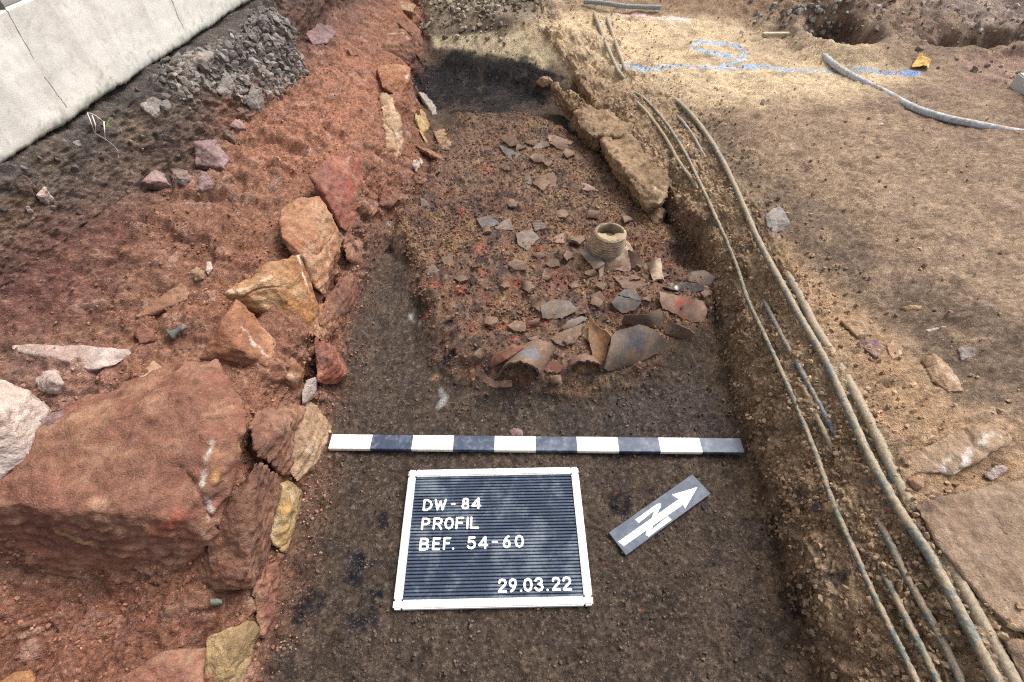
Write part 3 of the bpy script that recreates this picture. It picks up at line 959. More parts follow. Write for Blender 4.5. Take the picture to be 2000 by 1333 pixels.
rock('red_block', 'red block under the smooth faced red sandstone, lowest course of the wall', 'red',
     [(664, 468, -.476, 'x'), (715, 452, -.464, 'x'), (748, 440, -.456, 'x'), (742, 478, -.451, 'x'), (708, 515, -.455, 'x'), (674, 506, -.466, 'x')], [(705, 480, -.453, 'x')], depth=.06, group=GW, rough=1.2, dust=.6)
rock('brown_block', 'brown block between the smooth faced red sandstone and the yellowish upright slab', 'brown',
     [(728, 306, -.480, 'x'), (756, 298, -.472, 'x'), (778, 330, -.458, 'x'), (768, 378, -.450, 'x'), (746, 388, -.456, 'x')], [], depth=.06, group=GW, rough=1.2, dust=.5)
rock('earthy_block', 'red earth coated block of the wall beneath the ochre block, above the small red stones', 'orange',
     [(618, 600, -.474, 'x'), (640, 584, -.470, 'x'), (662, 600, -.462, 'x'), (652, 640, -.458, 'x'), (624, 664, -.462, 'x'), (608, 650, -.470, 'x')], [], depth=.06, group=GW, rough=1.2, dust=.6)
rock('yellow_slab', 'yellowish upright slab in the lowest corner of the wall', 'yellow',
     [(402, 1246, .10, 'z'), (446, 1226, .10, 'z'), (492, 1210, -.474, 'x'), (503, 1226, -.468, 'x'), (490, 1290, -.470, 'x'), (470, 1390, -.476, 'x'), (396, 1390, .06, 'z')], [(455, 1290, .085, 'z')], depth=.07, group=GW, dust=.15)
rock('pink_flat_stone', 'flat dusty pink stone lying low beside the yellowish slab', 'red',
     [(236, 1326, .02), (315, 1276, .02), (399, 1266, .016), (397, 1340, .015), (380, 1400, .012), (230, 1400, .015)], [], depth=.05, group=GW, rough=.8, dust=.75)
rock('red_crumb_block', 'crumbling red earth block standing at the trench edge under the brown face', 'red',
     [(490, 1160, .01), (520, 1090, .015), (548, 1080, .012), (545, 1150, .012), (530, 1215, .008), (512, 1240, .006), (500, 1205, .01)], [(522, 1150, .03)], depth=.05, group=GW, rough=1.6)
rock('ochre_pebble', 'rusty orange stone tip at the lower edge of the red earth', 'ochre',
     [(0, 1330, .02), (30, 1312, .025), (58, 1308, .02), (66, 1330, .01), (50, 1370, .01), (-10, 1370, .01)], [], depth=.04, group=GW)
# on top of the bank
rock('pale_boulder', 'pale grey boulder cut by the left edge of the photo', 'pale',
     [(-60, 735, .05), (0, 740, .05), (53, 761, .045), (93, 796, .02), (72, 824, .012), (60, 856, .01), (62, 890, .01), (38, 910, .008), (-10, 940, .01), (-90, 930, .02)], [(0, 800, .075), (45, 790, .06), (30, 830, .05)], depth=.07, group=GW, dust=.15,
     stripes=[([(90, 800, .02), (40, 860, .03), (20, 900, .02)], .03, (146, 138, 128), .6)])
rock('pale_slab', 'long pale pinkish slab lying flat above the grey boulder', 'pale',
     [(20, 674, .012), (140, 676, .02), (254, 682, .02), (257, 692, .012), (228, 713, .010), (179, 725, .008), (130, 705, .008), (24, 684, .005)], [], depth=.035, group=GW, dust=.25, rough=.6)
rock('lumpy_stone', 'lumpy pinkish stone right of the pale grey boulder', 'pale',
     [(70, 746, .012), (88, 726, .018), (112, 722, .018), (122, 750, .014), (110, 766, .01), (84, 768, .008)], [(100, 745, .03)], depth=.03, group=GW, dust=.5, rough=1.5)
rock('mortar_lump', 'greyish crumbly mortar lump against the right side of the pale boulder', 'purple',
     [(56, 850, .012), (72, 826, .02), (96, 812, .02), (124, 802, .016), (130, 826, .014), (118, 850, .012), (96, 880, .01), (64, 882, .008)], [(90, 845, .035)], depth=.03, group=GW, rough=2.6, stripes=[([(60, 870, .02), (125, 805, .02)], .05, (176, 154, 146), .5)])
rock('flat_stone', 'flat greyish tan stone on the boulder just left of the tilted slab', 'tan',
     [(268, 738, .008), (298, 702, .012), (318, 716, .012), (337, 738, .010), (316, 752, .007), (280, 755, .006)], [], depth=.025, group=GW, rough=.5, dust=.2)
rock('dark_wedge', 'dark brown wedge of stone showing a shaded long edge in the red earth', 'brown',
     [(264, 620, .008), (300, 590, .018), (354, 550, .024), (371, 567, .020), (369, 585, .008), (330, 600, .004), (282, 617, .003)], [(330, 575, .022)], depth=.04, group=GW, dust=.35)
rock('red_clod', 'reddish stone just above the dark bone in the red earth', 'red', [(262, 650, .01), (278, 630, .015), (300, 645, .012), (302, 666, .006), (270, 672, .005)], [(282, 650, .02)], depth=.03, group=GW, rough=1.2)
rock('white_chip', 'small white lime chip beside a hollow in the red earth', 'pale', [(402, 512, .006), (412, 509, .009), (415, 524, .008), (406, 540, .005), (401, 528, .005)], [], depth=.012, group=GW, dust=.1, rough=.7)
rock('buff_stone', 'round buff stone touching the small white lime chip', 'tan', [(370, 530, .006), (384, 520, .012), (399, 530, .010), (398, 546, .006), (380, 550, .005)], [(386, 534, .016)], depth=.02, group=GW, dust=.4)
rock('sliver_stone', 'small grey edged sliver below the lumpy pinkish stone', 'grey', [(155, 795, .004), (186, 777, .010), (188, 783, .008), (160, 800, .003)], [], depth=.015, group=GW)
rock('red_stone', 'small red knob of stone at the far left of the wall top', 'brown', [(678, 96, .012), (690, 92, .018), (702, 100, .015), (700, 107, .006), (684, 108, .005)], [], depth=.03, group=GW)
rock('wall_stone', 'half buried stone beside the gravel bed at the top of the red bank', 'purple', [(596, 66, .01), (622, 44, .02), (648, 50, .018), (656, 66, .01), (640, 84, .006), (610, 88, .004)], [(630, 62, .035)], depth=.05, group=GW)
for i, (lb_, pal, pts) in enumerate([
        ('grey rounded stone at the foot of the far wall touching the charcoal', 'grey', [(817, 180, .012), (833, 185, .02), (850, 208, .012), (854, 224, .006), (846, 226, .005), (826, 204, .008)]),
        ('pale ribbed stone with a yellow lower tip in the wall foot rubble', 'yellow', [(808, 218, .012), (822, 214, .02), (834, 224, .015), (837, 250, .010), (825, 262, .008), (812, 245, .008)]),
        ('thin yellow splinter below the pale ribbed stone', 'yellow', [(818, 255, .006), (824, 252, .01), (838, 280, .006), (834, 284, .003)]),
        ('pinkish flat stone farthest out from the wall foot', 'tan', [(843, 254, .01), (868, 250, .014), (876, 275, .010), (886, 295, .006), (862, 292, .006), (850, 272, .008)]),
        ('long dark brown stone lying across the wall foot rubble', 'brown', [(812, 284, .010), (836, 290, .018), (862, 304, .014), (866, 314, .006), (840, 310, .004), (820, 296, .005)]),
        ('small whitish stone wedged under the long brown stone', 'pale', [(808, 312, .010), (822, 308, .014), (828, 318, .012), (812, 336, .004), (806, 325, .006)]),
        ('thin red slab slanting up from the wall foot below the whitish stone', 'red', [(812, 358, .006), (858, 328, .012), (862, 332, .010), (824, 360, .003)]),
        ('red boulder under the yellowish upright slab in the wall foot', 'red', [(738, 380, .015), (752, 362, .03), (778, 372, .02), (780, 390, .010), (758, 407, .006), (740, 400, .006)])]):
    rock('rubble_stone', lb_, pal, pts, depth=.035, group=GR, rough=1.1, dust=.35, stripes=([([(810, 325, .01), (815, 335, .006)], .01, (90, 70, 60), .6)] if i == 5 else ()))
# stones in the section below the plinth
for lb_, pal, pts, inn in [
        ('square purplish grey stone, largest in the dark section', 'purple', [(380, 280, .02), (422, 270, .025), (446, 312, .02), (434, 328, .012), (384, 322, .010)], [(415, 300, .04)]),
        ('purplish stone in a dark hollow at the foot of the section', 'purple', [(272, 356, .01), (300, 332, .025), (318, 340, .025), (330, 361, .018), (314, 369, .01)], [(312, 352, .045)]),
        ('dark brown stone between the hollow and the flat purplish stone', 'darkgrey', [(332, 330, .015), (366, 334, .02), (372, 350, .012), (362, 368, .008), (336, 372, .008)], [(350, 348, .03)]),
        ('flat purplish stone below the square stone', 'purple', [(380, 338, .012), (402, 338, .015), (420, 358, .010), (413, 369, .006), (384, 372, .005)], []),
        ('pointed purplish spike at the right end of the section', 'purple', [(446, 246, .012), (458, 230, .02), (470, 236, .02), (481, 252, .014), (462, 253, .005)], []),
        ('small brown stone tooth below the purplish spike', 'darkgrey', [(433, 252, .01), (455, 256, .018), (458, 278, .012), (440, 270, .004)], []),
        ('grey block hanging below the gravel bed', 'grey', [(480, 198, .02), (490, 168, .03), (511, 170, .03), (513, 200, .024), (505, 212, .015), (488, 213, .012)], [(500, 185, .045)]),
        ('grey forked mortar lump in the middle of the dark section', 'grey', [(272, 206, .012), (298, 188, .022), (316, 196, .02), (313, 220, .014), (298, 228, .008), (280, 212, .006)], []),
        ('grey stone cluster directly beneath the plinth', 'grey', [(354, 112, .02), (385, 97, .025), (414, 105, .025), (402, 124, .014), (372, 130, .012)], [(390, 110, .04)]),
        ('smooth pale grey stone in the upper section below the gravel', 'grey', [(420, 176, .012), (440, 138, .02), (458, 160, .02), (450, 184, .012), (432, 186, .008)], [(444, 165, .03)]),
        ('white stone low down at the left end of the section', 'pale', [(66, 382, .008), (86, 363, .016), (94, 374, .014), (84, 386, .006)], []),
        ('small white stone below the other white one at the left end', 'pale', [(48, 404, .006), (56, 401, .01), (62, 410, .008), (52, 415, .004)], []),
        ('grey stone beside the grass roots under the plinth', 'grey', [(141, 276, .006), (152, 272, .012), (159, 284, .01), (148, 289, .005)], []),
        ('brick red chip stuck in the grey section', 'chip', [(348, 154, .006), (358, 154, .012), (364, 163, .010), (354, 166, .004)], []),
        ('flat grey flake jutting from the middle of the section', 'grey', [(312, 262, .006), (330, 264, .018), (342, 270, .014), (322, 273, .004)], []),
        ('rough grey stone at the left photo edge under the plinth', 'darkgrey', [(30, 352, .01), (44, 340, .018), (62, 352, .015), (58, 374, .008), (36, 370, .006)], [])]:
    rock('section_stone', lb_, pal, pts, inn, depth=.04, group=GSEC, rough=1.2, dust=.2)
# the pale masonry edge on the right
rock('limestone_block', 'largest pale stone block of the right wall edge, beside the pottery', 'lime',
     [(1172, 268, .158, 'z'), (1211, 258, .158, 'z'), (1262, 276, .160, 'z'), (1305, 320, .160, 'z'), (1308, 370, .158, 'z'), (1296, 396, .165, 'z'), (1268, 406, .14, 'z'), (1256, 368, .15, 'z'), (1220, 334, .155, 'z'), (1190, 300, .16, 'z'), (1270, 412, .05, 'z'), (1240, 384, .045, 'z'), (1200, 332, .045, 'z'), (1176, 302, .05, 'z')],
     [], depth=.08, group=GL, rough=2.4, dust=.7, stripes=[([(1284, 360, .158, 'z'), (1292, 395, .165, 'z')], .01, (214, 196, 164), .6)])
rock('limestone_block', 'flat pale stone block second along the right wall edge', 'lime',
     [(1118, 216, .15, 'z'), (1152, 208, .16, 'z'), (1200, 226, .158, 'z'), (1255, 256, .160, 'z'), (1200, 268, .165, 'z'), (1158, 268, .15, 'z'), (1132, 246, .145, 'z'), (1152, 290, .06, 'z'), (1120, 240, .07, 'z')], [], depth=.08, group=GL, rough=2.4, dust=.7)
rock('limestone_block', 'crumbly pale earth stone between the dark charcoal and the flat block', 'lime',
     [(1080, 164, .16, 'z'), (1104, 176, .16, 'z'), (1140, 190, .18, 'z'), (1146, 210, .165, 'z'), (1116, 214, .14, 'z'), (1100, 196, .13, 'z'), (1104, 208, .09, 'z')], [], depth=.07, group=GL, rough=2.6, dust=.7)
rock('cornerstone', 'rounded brown stone at the far corner of the trench beside the charcoal', 'tan', [(1046, 160, .02), (1056, 150, .035), (1072, 148, .035), (1082, 162, .02), (1060, 171, .008)], [], depth=.05, group=GL)
rock('limestone_block', 'small pale stone ending the right wall edge near the jug', 'lime', [(1260, 404, .02), (1280, 396, .03), (1298, 410, .02), (1300, 428, .012), (1282, 442, .006), (1268, 425, .01)], [(1282, 412, .04)], depth=.05, group=GL, rough=1.5)
rock('upright_stone', 'narrow upright stone in the joint between the two large pale blocks', 'tan', [(1153, 264, .155, 'z'), (1172, 262, .16, 'z'), (1172, 298, .06, 'z'), (1156, 292, .06, 'z')], [], depth=.06, group=GL)
rock('pale_chip', 'pale stone chip lying at the foot of the crumbly wall end', 'tan', [(1086, 192, .008), (1092, 192, .014), (1102, 206, .008), (1088, 206, .004)], [], depth=.02, group=GL)
# plateau
WST = (226, 222, 214)
rock('stained_slab', 'flat sandy slab with a white stained edge above the big slab', 'slab',
     [(1735, 905, .004), (1790, 880, .008), (1850, 868, .010), (1890, 832, .012), (1940, 828, .012), (1975, 845, .012), (1985, 862, .012), (1935, 888, .014), (1900, 905, .014), (1868, 924, .014), (1842, 926, .012), (1790, 925, .004)], [], depth=.035, group=GG, rough=.8, dust=.5,
     stripes=[([(1845, 922, .012), (1875, 905, .014), (1890, 880, .013)], .014, WST, .7), ([(1890, 870, .013), (1930, 845, .013), (1965, 850, .013)], .012, WST, .6), ([(1850, 905, .013), (1880, 890, .013)], .02, (236, 234, 228), .5)])
rock('paving_slab', 'biggest flat brown slab at the lower right beside the cables', 'slab',
     [(1786, 986, .012), (1843, 974, .014), (1896, 960, .014), (1940, 942, .014), (2010, 934, .014), (2120, 960, .014), (2120, 1200, .012), (2040, 1250, .009), (1960, 1225, .012), (1900, 1150, .012), (1828, 1064, .012)], [], depth=.04, group=GG, rough=.9, dust=.4)
rock('paving_slab', 'brown slab below the biggest slab, mostly outside the photo', 'slab', [(1960, 1250, .009), (2040, 1262, .012), (2140, 1230, .012), (2140, 1420, .009), (2030, 1400, .002)], [], depth=.03, group=GG, dust=.5)
for lb_, pal, pts, inn in [
        ('angular stone with a dark front beside the cables, top of the stone group', 'tan', [(1642, 627, .012), (1664, 618, .018), (1690, 613, .02), (1700, 656, .01), (1678, 660, .004), (1656, 645, .006)], [(1684, 630, .025)]),
        ('purplish rounded stone below the angular stone', 'purple', [(1672, 670, .008), (1690, 661, .016), (1714, 662, .016), (1728, 684, .010), (1712, 700, .005), (1690, 682, .006)], []),
        ('tan stone with a white rim right of the purplish stone', 'tan', [(1730, 672, .008), (1744, 664, .014), (1760, 668, .014), (1765, 692, .010), (1742, 704, .005)], []),
        ('elongated brown stone with a grey slanting side, largest of the stone group', 'tan', [(1803, 704, .008), (1822, 690, .016), (1836, 700, .016), (1852, 712, .014), (1886, 764, .008), (1852, 766, .004), (1820, 742, .005)], [(1845, 735, .018)]),
        ('small square grey stone in the dark soil on the right', 'grey', [(1870, 680, .008), (1884, 677, .012), (1904, 678, .012), (1906, 698, .006), (1878, 704, .003)], []),
        ('thin pale sliver of stone lying in the dark soil', 'pale', [(1806, 645, .003), (1846, 635, .008), (1850, 640, .006), (1812, 649, .002)], []),
        ('yellowish strip of stone above the stone group', 'yellow', [(1757, 602, .003), (1775, 596, .006), (1802, 598, .006), (1798, 604, .003), (1770, 606, .002)], []),
        ('whitish weathered stone just right of the thick cable', 'grey', [(1495, 422, .010), (1510, 408, .016), (1526, 404, .016), (1543, 436, .010), (1530, 454, .004), (1500, 454, .004)], [(1520, 430, .02)]),
        ('round buff cobble between the cables and the stained slab', 'tan', [(1772, 936, .006), (1790, 926, .012), (1805, 932, .012), (1806, 954, .008), (1786, 958, .004)], [(1790, 942, .02)]),
        ('whitish cobble in the hollow under the stained slab', 'pale', [(1922, 926, .006), (1944, 912, .014), (1964, 907, .014), (1968, 920, .008), (1938, 941, .004)], []),
        ('small pale stone lying between the cables near the bottom', 'tan', [(1751, 1150, .006), (1757, 1132, .012), (1766, 1132, .012), (1764, 1152, .006), (1755, 1164, .003)], []),
        ('brown stone stuck under the thin cable beside the north arrow', 'tan', [(1607, 985, .01), (1618, 978, .018), (1632, 990, .014), (1628, 1002, .006), (1612, 1000, .005)], []),
        ('dark stone left of the thin cable beside the north arrow', 'darkgrey', [(1584, 988, .006), (1596, 978, .014), (1606, 986, .010), (1606, 1000, .004), (1590, 1000, .003)], []),
        ('oval grey stone on the lower right slope', 'grey', [(1579, 1232, .005), (1588, 1226, .01), (1597, 1240, .008), (1592, 1248, .003)], []),
        ('brown stone lying on the lower right slope above the oval grey stone', 'tan', [(1545, 1000, .006), (1553, 990, .012), (1564, 996, .010), (1562, 1010, .004), (1550, 1012, .003)], []),
        ('buff stone low on the slope at the bottom of the photo', 'tan', [(1724, 1292, .006), (1734, 1282, .012), (1742, 1294, .010), (1736, 1304, .004)], []),
        ('half buried pinkish stone above the scale bar', 'purple', [(992, 842, .004), (1004, 835, .008), (1020, 840, .008), (1022, 852, .004), (1000, 852, .002)], []),
        ('dark pebble alone on the sandy plateau', 'darkgrey', [(1485, 203, .006), (1489, 193, .022), (1494, 195, .02), (1493, 205, .005)], []),
        ('pale flat pebble on the brown plateau', 'pale', [(1712, 243, .003), (1722, 239, .006), (1728, 242, .005), (1718, 246, .002)], [])]:
    rock('field_stone', lb_, pal, pts, inn, depth=.03, group=GG, rough=.9, dust=.35, stripes=([([(1758, 668, .014), (1765, 690, .01)], .005, WST, .8)] if 'white rim' in lb_ else
         [([(1838, 702, .016), (1884, 760, .008)], .012, (188, 182, 172), .7)] if 'slanting side' in lb_ else ()))
# ------------------------------------------------------------------ sherds
SP = {
    'grey': ((120, 107, 97), (94, 83, 77), (146, 130, 114)),
    'bluish': ((106, 105, 106), (84, 82, 84), (136, 112, 94)),
    'brown': ((112, 88, 72), (84, 66, 56), (138, 110, 86)),
    'dark': ((98, 86, 78), (70, 66, 66), (132, 106, 84)),
    'pink': ((146, 114, 98), (116, 90, 80), (168, 138, 118)),
    'buff': ((168, 148, 120), (134, 114, 94), (192, 174, 146)),
    'black': ((58, 54, 54), (44, 42, 44), (90, 80, 72)),
    'amber': ((128, 92, 58), (92, 66, 46), (160, 120, 80)),
    'red': ((140, 86, 66), (106, 70, 58), (178, 130, 108)),
}
DUST = lin(112, 89, 69)


def clay_colour(V, pal, seed, patches=()):
    a, b, c_ = [lin(q) for q in SP[pal]]
    n1, n2, n3 = fbm(V, 22, 4, seed), fbm(V + 3, 30, 4, seed + 9, .6), fbm(V, 120, 3, seed + 5, .7)
    c = np.repeat(a[None, :], len(V), 0)
    c = mixc(c, sstep(-.1, .6, n1) * .75, b)
    c = mixc(c, sstep(.1, .7, n2) * .6, c_)
    n4 = fbm(V + 7, 45, 3, seed + 15)
    c = mixc(c, sstep(.0, .5, n3 * .5 + n4) * .75, DUST)
    for p, r, cc, k in patches:
        d = np.linalg.norm(V - spec3(p), axis=1) / r + .4 * n2 + .2 * n3
        c = mixc(c, (1 - sstep(.5, 1.1, d)) * k, lin(cc))
    return c * (1 + .12 * n3)[:, None]


def shell(name, top, tris, nrm, thick, colour, label, ribs=None, group='pottery sherds in the burnt debris', cat='pottery sherd', mat=None):
    """closed thin wall: outer face, inner face and the broken edge"""
    n = len(top)
    V = np.vstack([top, top - nrm * thick])
    cnt = {}
    for t in tris:
        for i in range(3):
            e = (t[i], t[(i + 1) % 3])
            cnt[e] = cnt.get(e, 0) + 1
    F = [tuple(t) for t in tris] + [tuple(i + n for i in reversed(t)) for t in tris]
    for (i, j) in list(cnt):
        if (j, i) not in cnt:
            F.append((j, i, i + n, j + n))
    base = V.mean(0)
    base[2] = V[:, 2].min()
    o = mk(name, V - base, F, np.vstack([colour, colour * .9]), mat or M_CLAY, smooth=True)
    o.location = base
    try:
        o.data.set_sharp_from_angle(angle=math.radians(50))
    except Exception:
        pass
    return tag(o, label, cat, group)


def sherd(label, pal, pts, bulge=0.006, axis=0.0, thick=0.006, ribs=0, patches=(), name='pottery_sherd', lift=0.001, seed=None):
    P3 = np.array([spec3((p[0], p[1], (p[2] if len(p) > 2 else 0.006) * 1.3 - .005 + lift)) if len(p) < 4 else spec3(p) for p in pts])
    c = P3.mean(0)
    u, s, vt = np.linalg.svd(P3 - c)
    n = vt[2]
    if n @ (CP - c) < 0:
        n = -n
    ex = np.array([math.cos(axis), math.sin(axis), 0.0])
    ex = ex - n * (ex @ n)
    ex /= np.linalg.norm(ex)
    ey = np.cross(n, ex)
    Q = np.stack([(P3 - c) @ ex, (P3 - c) @ ey], -1)
    res = (P3 - c) @ n
    sd_ = seed if seed is not None else int(pts[0][0] * 3 + pts[0][1]) % 89
    rr = np.random.default_rng(sd_)
    size = np.ptp(Q, axis=0).max()
    bd, rs = [], []
    for i in range(len(Q)):
        a, b = Q[i], Q[(i + 1) % len(Q)]
        L = np.linalg.norm(b - a)
        k = max(2, int(L / max(size / 14, .003)))
        nn = np.array([b[1] - a[1], a[0] - b[0]]) / max(L, 1e-9)
        for t in range(k):
            f = t / k
            q = a + (b - a) * f
            if t:
                q = q + nn * rr.normal() * min(.0012, L * .03)
            bd.append(q)
            rs.append(res[i] * (1 - f) + res[(i + 1) % len(Q)] * f)
    bd = np.array(bd)
    g = size / (26 if ribs else 16)
    lo, hi = Q.min(0), Q.max(0)
    gx, gy = np.meshgrid(np.arange(lo[0], hi[0], g), np.arange(lo[1], hi[1], g))
    gp = np.stack([gx.ravel(), gy.ravel()], -1) + rr.normal(size=(gx.size, 2)) * g * .08
    inside = poly_sd(gp[:, 0], gp[:, 1], [tuple(q) for q in bd]) > g * .35
    gp = gp[inside]
    allp = np.vstack([bd, gp])
    nb = len(bd)
    r = delaunay_2d_cdt([Vector(q) for q in allp], [], [list(range(nb))], 1, 1e-6)
    vv = np.array([tuple(q) for q in r[0]])
    tris = []
    for f in r[2]:
        for i in range(1, len(f) - 1):
            tris.append((f[0], f[i], f[i + 1]))
    if not tris:
        return None
    # orientation
    t = tris[0]
    ar = np.cross(vv[t[1]] - vv[t[0]], vv[t[2]] - vv[t[0]])
    if ar < 0:
        tris = [(a, c_, b) for a, b, c_ in tris]
    half = max(abs(vv[:, 1]).max(), 1e-4)
    wv = bulge * (1 - (vv[:, 1] / half) ** 2)
    # carry the outline's own relief inwards
    d2 = ((vv[:, None, :] - bd[None, :, :]) ** 2).sum(-1) + 1e-7
    wt = 1 / d2
    wv = wv + (wt @ np.array(rs)) / wt.sum(1)
    if ribs:
        wv = wv + .0007 * np.sin(vv[:, 0 if ribs > 0 else 1] / size * 2 * math.pi * abs(ribs))
    nn = np.repeat(n[None, :], len(vv), 0)
    # local normals along the curved axis
    sl = -2 * bulge * vv[:, 1] / half ** 2
    nn = nn - ey[None, :] * sl[:, None]
    nn /= np.linalg.norm(nn, axis=1)[:, None]
    top = c + vv[:, :1] * ex + vv[:, 1:] * ey + wv[:, None] * n
    top = top + nn * (fbm(top, 60, 3, sd_) * .0006)[:, None]
    return shell(name, top, tris, nn, thick, clay_colour(top, pal, sd_, patches), label)


REDP = (166, 84, 62)
sherd('grey five sided sherd lying flat left of the jug', 'grey', [(1007, 456), (1037, 449), (1054, 467), (1030, 490), (1011, 479)], .005, .4)
sherd('small ridged grey sherd behind the five sided one', 'grey', [(1039, 434), (1056, 430), (1067, 445), (1045, 453)], .004, 1.2, ribs=5)
sherd('brownish sherd tilted on edge between the five sided sherd and the jug', 'pink', [(1075, 470, .004), (1090, 459, .012), (1103, 456, .016), (1101, 475, .006), (1079, 476, .002)], .004, .9)
sherd('dark bluish sherd at the left of a broken pair', 'bluish', [(930, 428), (959, 421), (978, 440), (942, 447)], .006, .2)
sherd('pointed grey sherd touching the dark bluish one', 'grey', [(966, 443, .004), (978, 436, .01), (996, 427, .014), (1003, 450, .004), (968, 449, .002)], .003, .5)
sherd('pale grey rim sherd bent down at its tip, in front of the jug', 'grey', [(1133, 497, .004), (1150, 491, .014), (1166, 498, .024), (1181, 519, .030), (1170, 526, .026), (1160, 527, .018), (1146, 512, .008)], .008, 2.2)
sherd('narrow upright piece under the bent rim sherd', 'grey', [(1170, 524, .022), (1180, 520, .026), (1175, 548, .006), (1168, 547, .004)], .002, 1.5)
sherd('pinkish jagged sherd right of the bent rim sherd', 'pink', [(1198, 524, .004), (1214, 512, .012), (1229, 500, .018), (1232, 528, .010), (1218, 532, .004), (1203, 528, .003)], .004, .8)
sherd('upright pinkish brown sherd leaning against the soil right of the jug', 'brown', [(1227, 488, .03), (1248, 497, .034), (1256, 511, .026), (1254, 526, .010), (1231, 524, .006), (1226, 502, .02)], .006, 1.4)
sherd('curved buff wall sherd standing upright beside the pit', 'buff', [(1264, 517, .03), (1276, 513, .036), (1290, 506, .036), (1293, 532, .016), (1298, 549, .006), (1276, 549, .004), (1268, 535, .012)], .010, 1.57)
sherd('triangular brown sherd pointing right, behind the bluish pair', 'brown', [(1196, 540, .008), (1212, 540, .012), (1228, 543, .012), (1266, 556, .006), (1240, 567, .006), (1216, 565, .004)], .005, .2)
sherd('dark arched sherd standing at the foot of the right bank', 'dark', [(1338, 550, .006), (1346, 538, .028), (1358, 529, .04), (1374, 530, .04), (1386, 537, .03), (1397, 545, .01), (1386, 560, .004)], .006, .0)
sherd('charred crusted sherd with a white fleck below the arched one', 'black', [(1294, 563, .006), (1312, 556, .014), (1330, 553, .018), (1360, 556, .016), (1382, 568, .008), (1352, 572, .004), (1318, 570, .004)], .006, .1,
      patches=[((1322, 562, .015), .006, (214, 204, 186), .9), ((1374, 577, .01), .012, (150, 116, 74), .7)])
sherd('upper half of the cracked bluish grey sherd', 'bluish', [(1207, 577, .012), (1219, 566, .016), (1241, 567, .016), (1247, 578, .014), (1254, 590, .010), (1236, 585, .012)], .005, .2)
sherd('lower half of the cracked bluish grey sherd', 'bluish', [(1195, 592, .010), (1206, 578, .014), (1236, 586, .014), (1253, 592, .012), (1241, 607, .008), (1216, 613, .006), (1201, 603, .006)], .007, .2)
sherd('large pink sherd with orange red burnt patches beside the right bank', 'pink', [(1286, 570, .012), (1318, 577, .016), (1350, 584, .016), (1372, 588, .014), (1379, 604, .010), (1373, 628, .006), (1350, 630, .006), (1320, 614, .008), (1293, 604, .010), (1286, 588, .010)], .008, -.3,
      patches=[((1328, 590, .02), .018, REDP, .9), ((1346, 587, .02), .012, (172, 96, 74), .7), ((1336, 626, .012), .018, REDP, .85)])
sherd('domed grey sherd lying above a ribbed one, left of the large broken vessel', 'grey', [(1056, 600, .010), (1078, 586, .022), (1110, 591, .024), (1130, 609, .012), (1098, 623, .008), (1060, 625, .006)], .012, .2)
sherd('ribbed grey sherd tucked under the domed one', 'grey', [(1097, 642, .008), (1107, 628, .014), (1137, 618, .014), (1146, 623, .010), (1122, 638, .008), (1102, 645, .005)], .005, .35, ribs=9)
sherd('round edged brown base sherd below the ribbed one', 'brown', [(1076, 664, .004), (1092, 652, .006), (1122, 640, .012), (1139, 634, .018), (1134, 656, .014), (1119, 672, .010), (1099, 677, .008), (1085, 673, .006)], .006, .5)
sherd('grey fragment half buried behind the ridged wall of the broken vessel', 'brown', [(1155, 576, .006), (1172, 568, .01), (1182, 584, .008), (1176, 603, .004), (1154, 606, .003)], .004, .3)
sherd('thin upright wall sherd with a pale broken edge behind the large vessel', 'dark', [(1220, 614, .034), (1256, 615, .036), (1290, 603, .034), (1297, 624, .016), (1290, 645, .004), (1262, 637, .006), (1214, 632, .010)], .006, .0)
sherd('brown broken wall sherd standing low at the right end of the pottery', 'brown', [(1294, 636, .018), (1311, 625, .03), (1326, 634, .026), (1343, 641, .022), (1356, 650, .012), (1352, 661, .004), (1324, 660, .004), (1297, 650, .006)], .006, .1)
sherd('hook shaped rim sherd with one upright arm in the red debris', 'grey', [(894, 593, .022), (900, 592, .022), (902, 610, .008), (916, 613, .008), (916, 620, .004), (897, 620, .002)], .001, .5, thick=.005)
sherd('small dark brown sherd tilted in the left part of the debris', 'brown', [(861, 505, .012), (884, 498, .014), (888, 524, .004), (868, 517, .004)], .003, .3)
sherd('dull grey flat sherd left of the small dark one', 'grey', [(826, 532), (845, 516), (858, 529), (842, 542)], .003, .6, lift=.001)
sherd('small grey upright sherd beside the red wall', 'grey', [(821, 386, .016), (832, 392, .014), (848, 407, .004), (822, 404, .002)], .003, .2)
sherd('arched brown sherd with a dark gap below, far end of the pottery', 'brown', [(975, 271, .010), (984, 264, .022), (997, 262, .026), (1008, 270, .024), (1018, 283, .012), (996, 287, .008)], .006, .3)
sherd('bluish flat sherd lying below the arched brown one', 'bluish', [(975, 284, .004), (990, 290, .006), (1018, 304, .008), (1000, 314, .003), (984, 300, .004)], .004, -.3)
sherd('pale flat sherd at the far right of the pottery, pointing right', 'pink', [(1071, 264, .012), (1086, 266, .016), (1121, 279, .010), (1114, 283, .006), (1072, 276, .004)], .003, -.3)
sherd('curved brown sherd below the pale pointing one', 'brown', [(1072, 279, .008), (1100, 277, .014), (1108, 286, .012), (1114, 297, .006), (1090, 292, .004)], .004, -.4)
sherd('arched thin sherd rising from sandy earth at the far end', 'grey', [(1041, 290, .006), (1050, 282, .016), (1066, 277, .02), (1074, 286, .014), (1060, 290, .008), (1046, 296, .004)], .004, .2)
sherd('small grey upright sherd in the middle of the debris', 'grey', [(1023, 340, .012), (1035, 337, .014), (1038, 362, .004), (1026, 357, .003)], .002, 1.5)
sherd('dusty brown sherd lying flat beside the small grey upright one', 'brown', [(1046, 344, .006), (1064, 342, .010), (1081, 337, .012), (1088, 350, .006), (1085, 366, .003), (1049, 366, .002)], .003, .2)
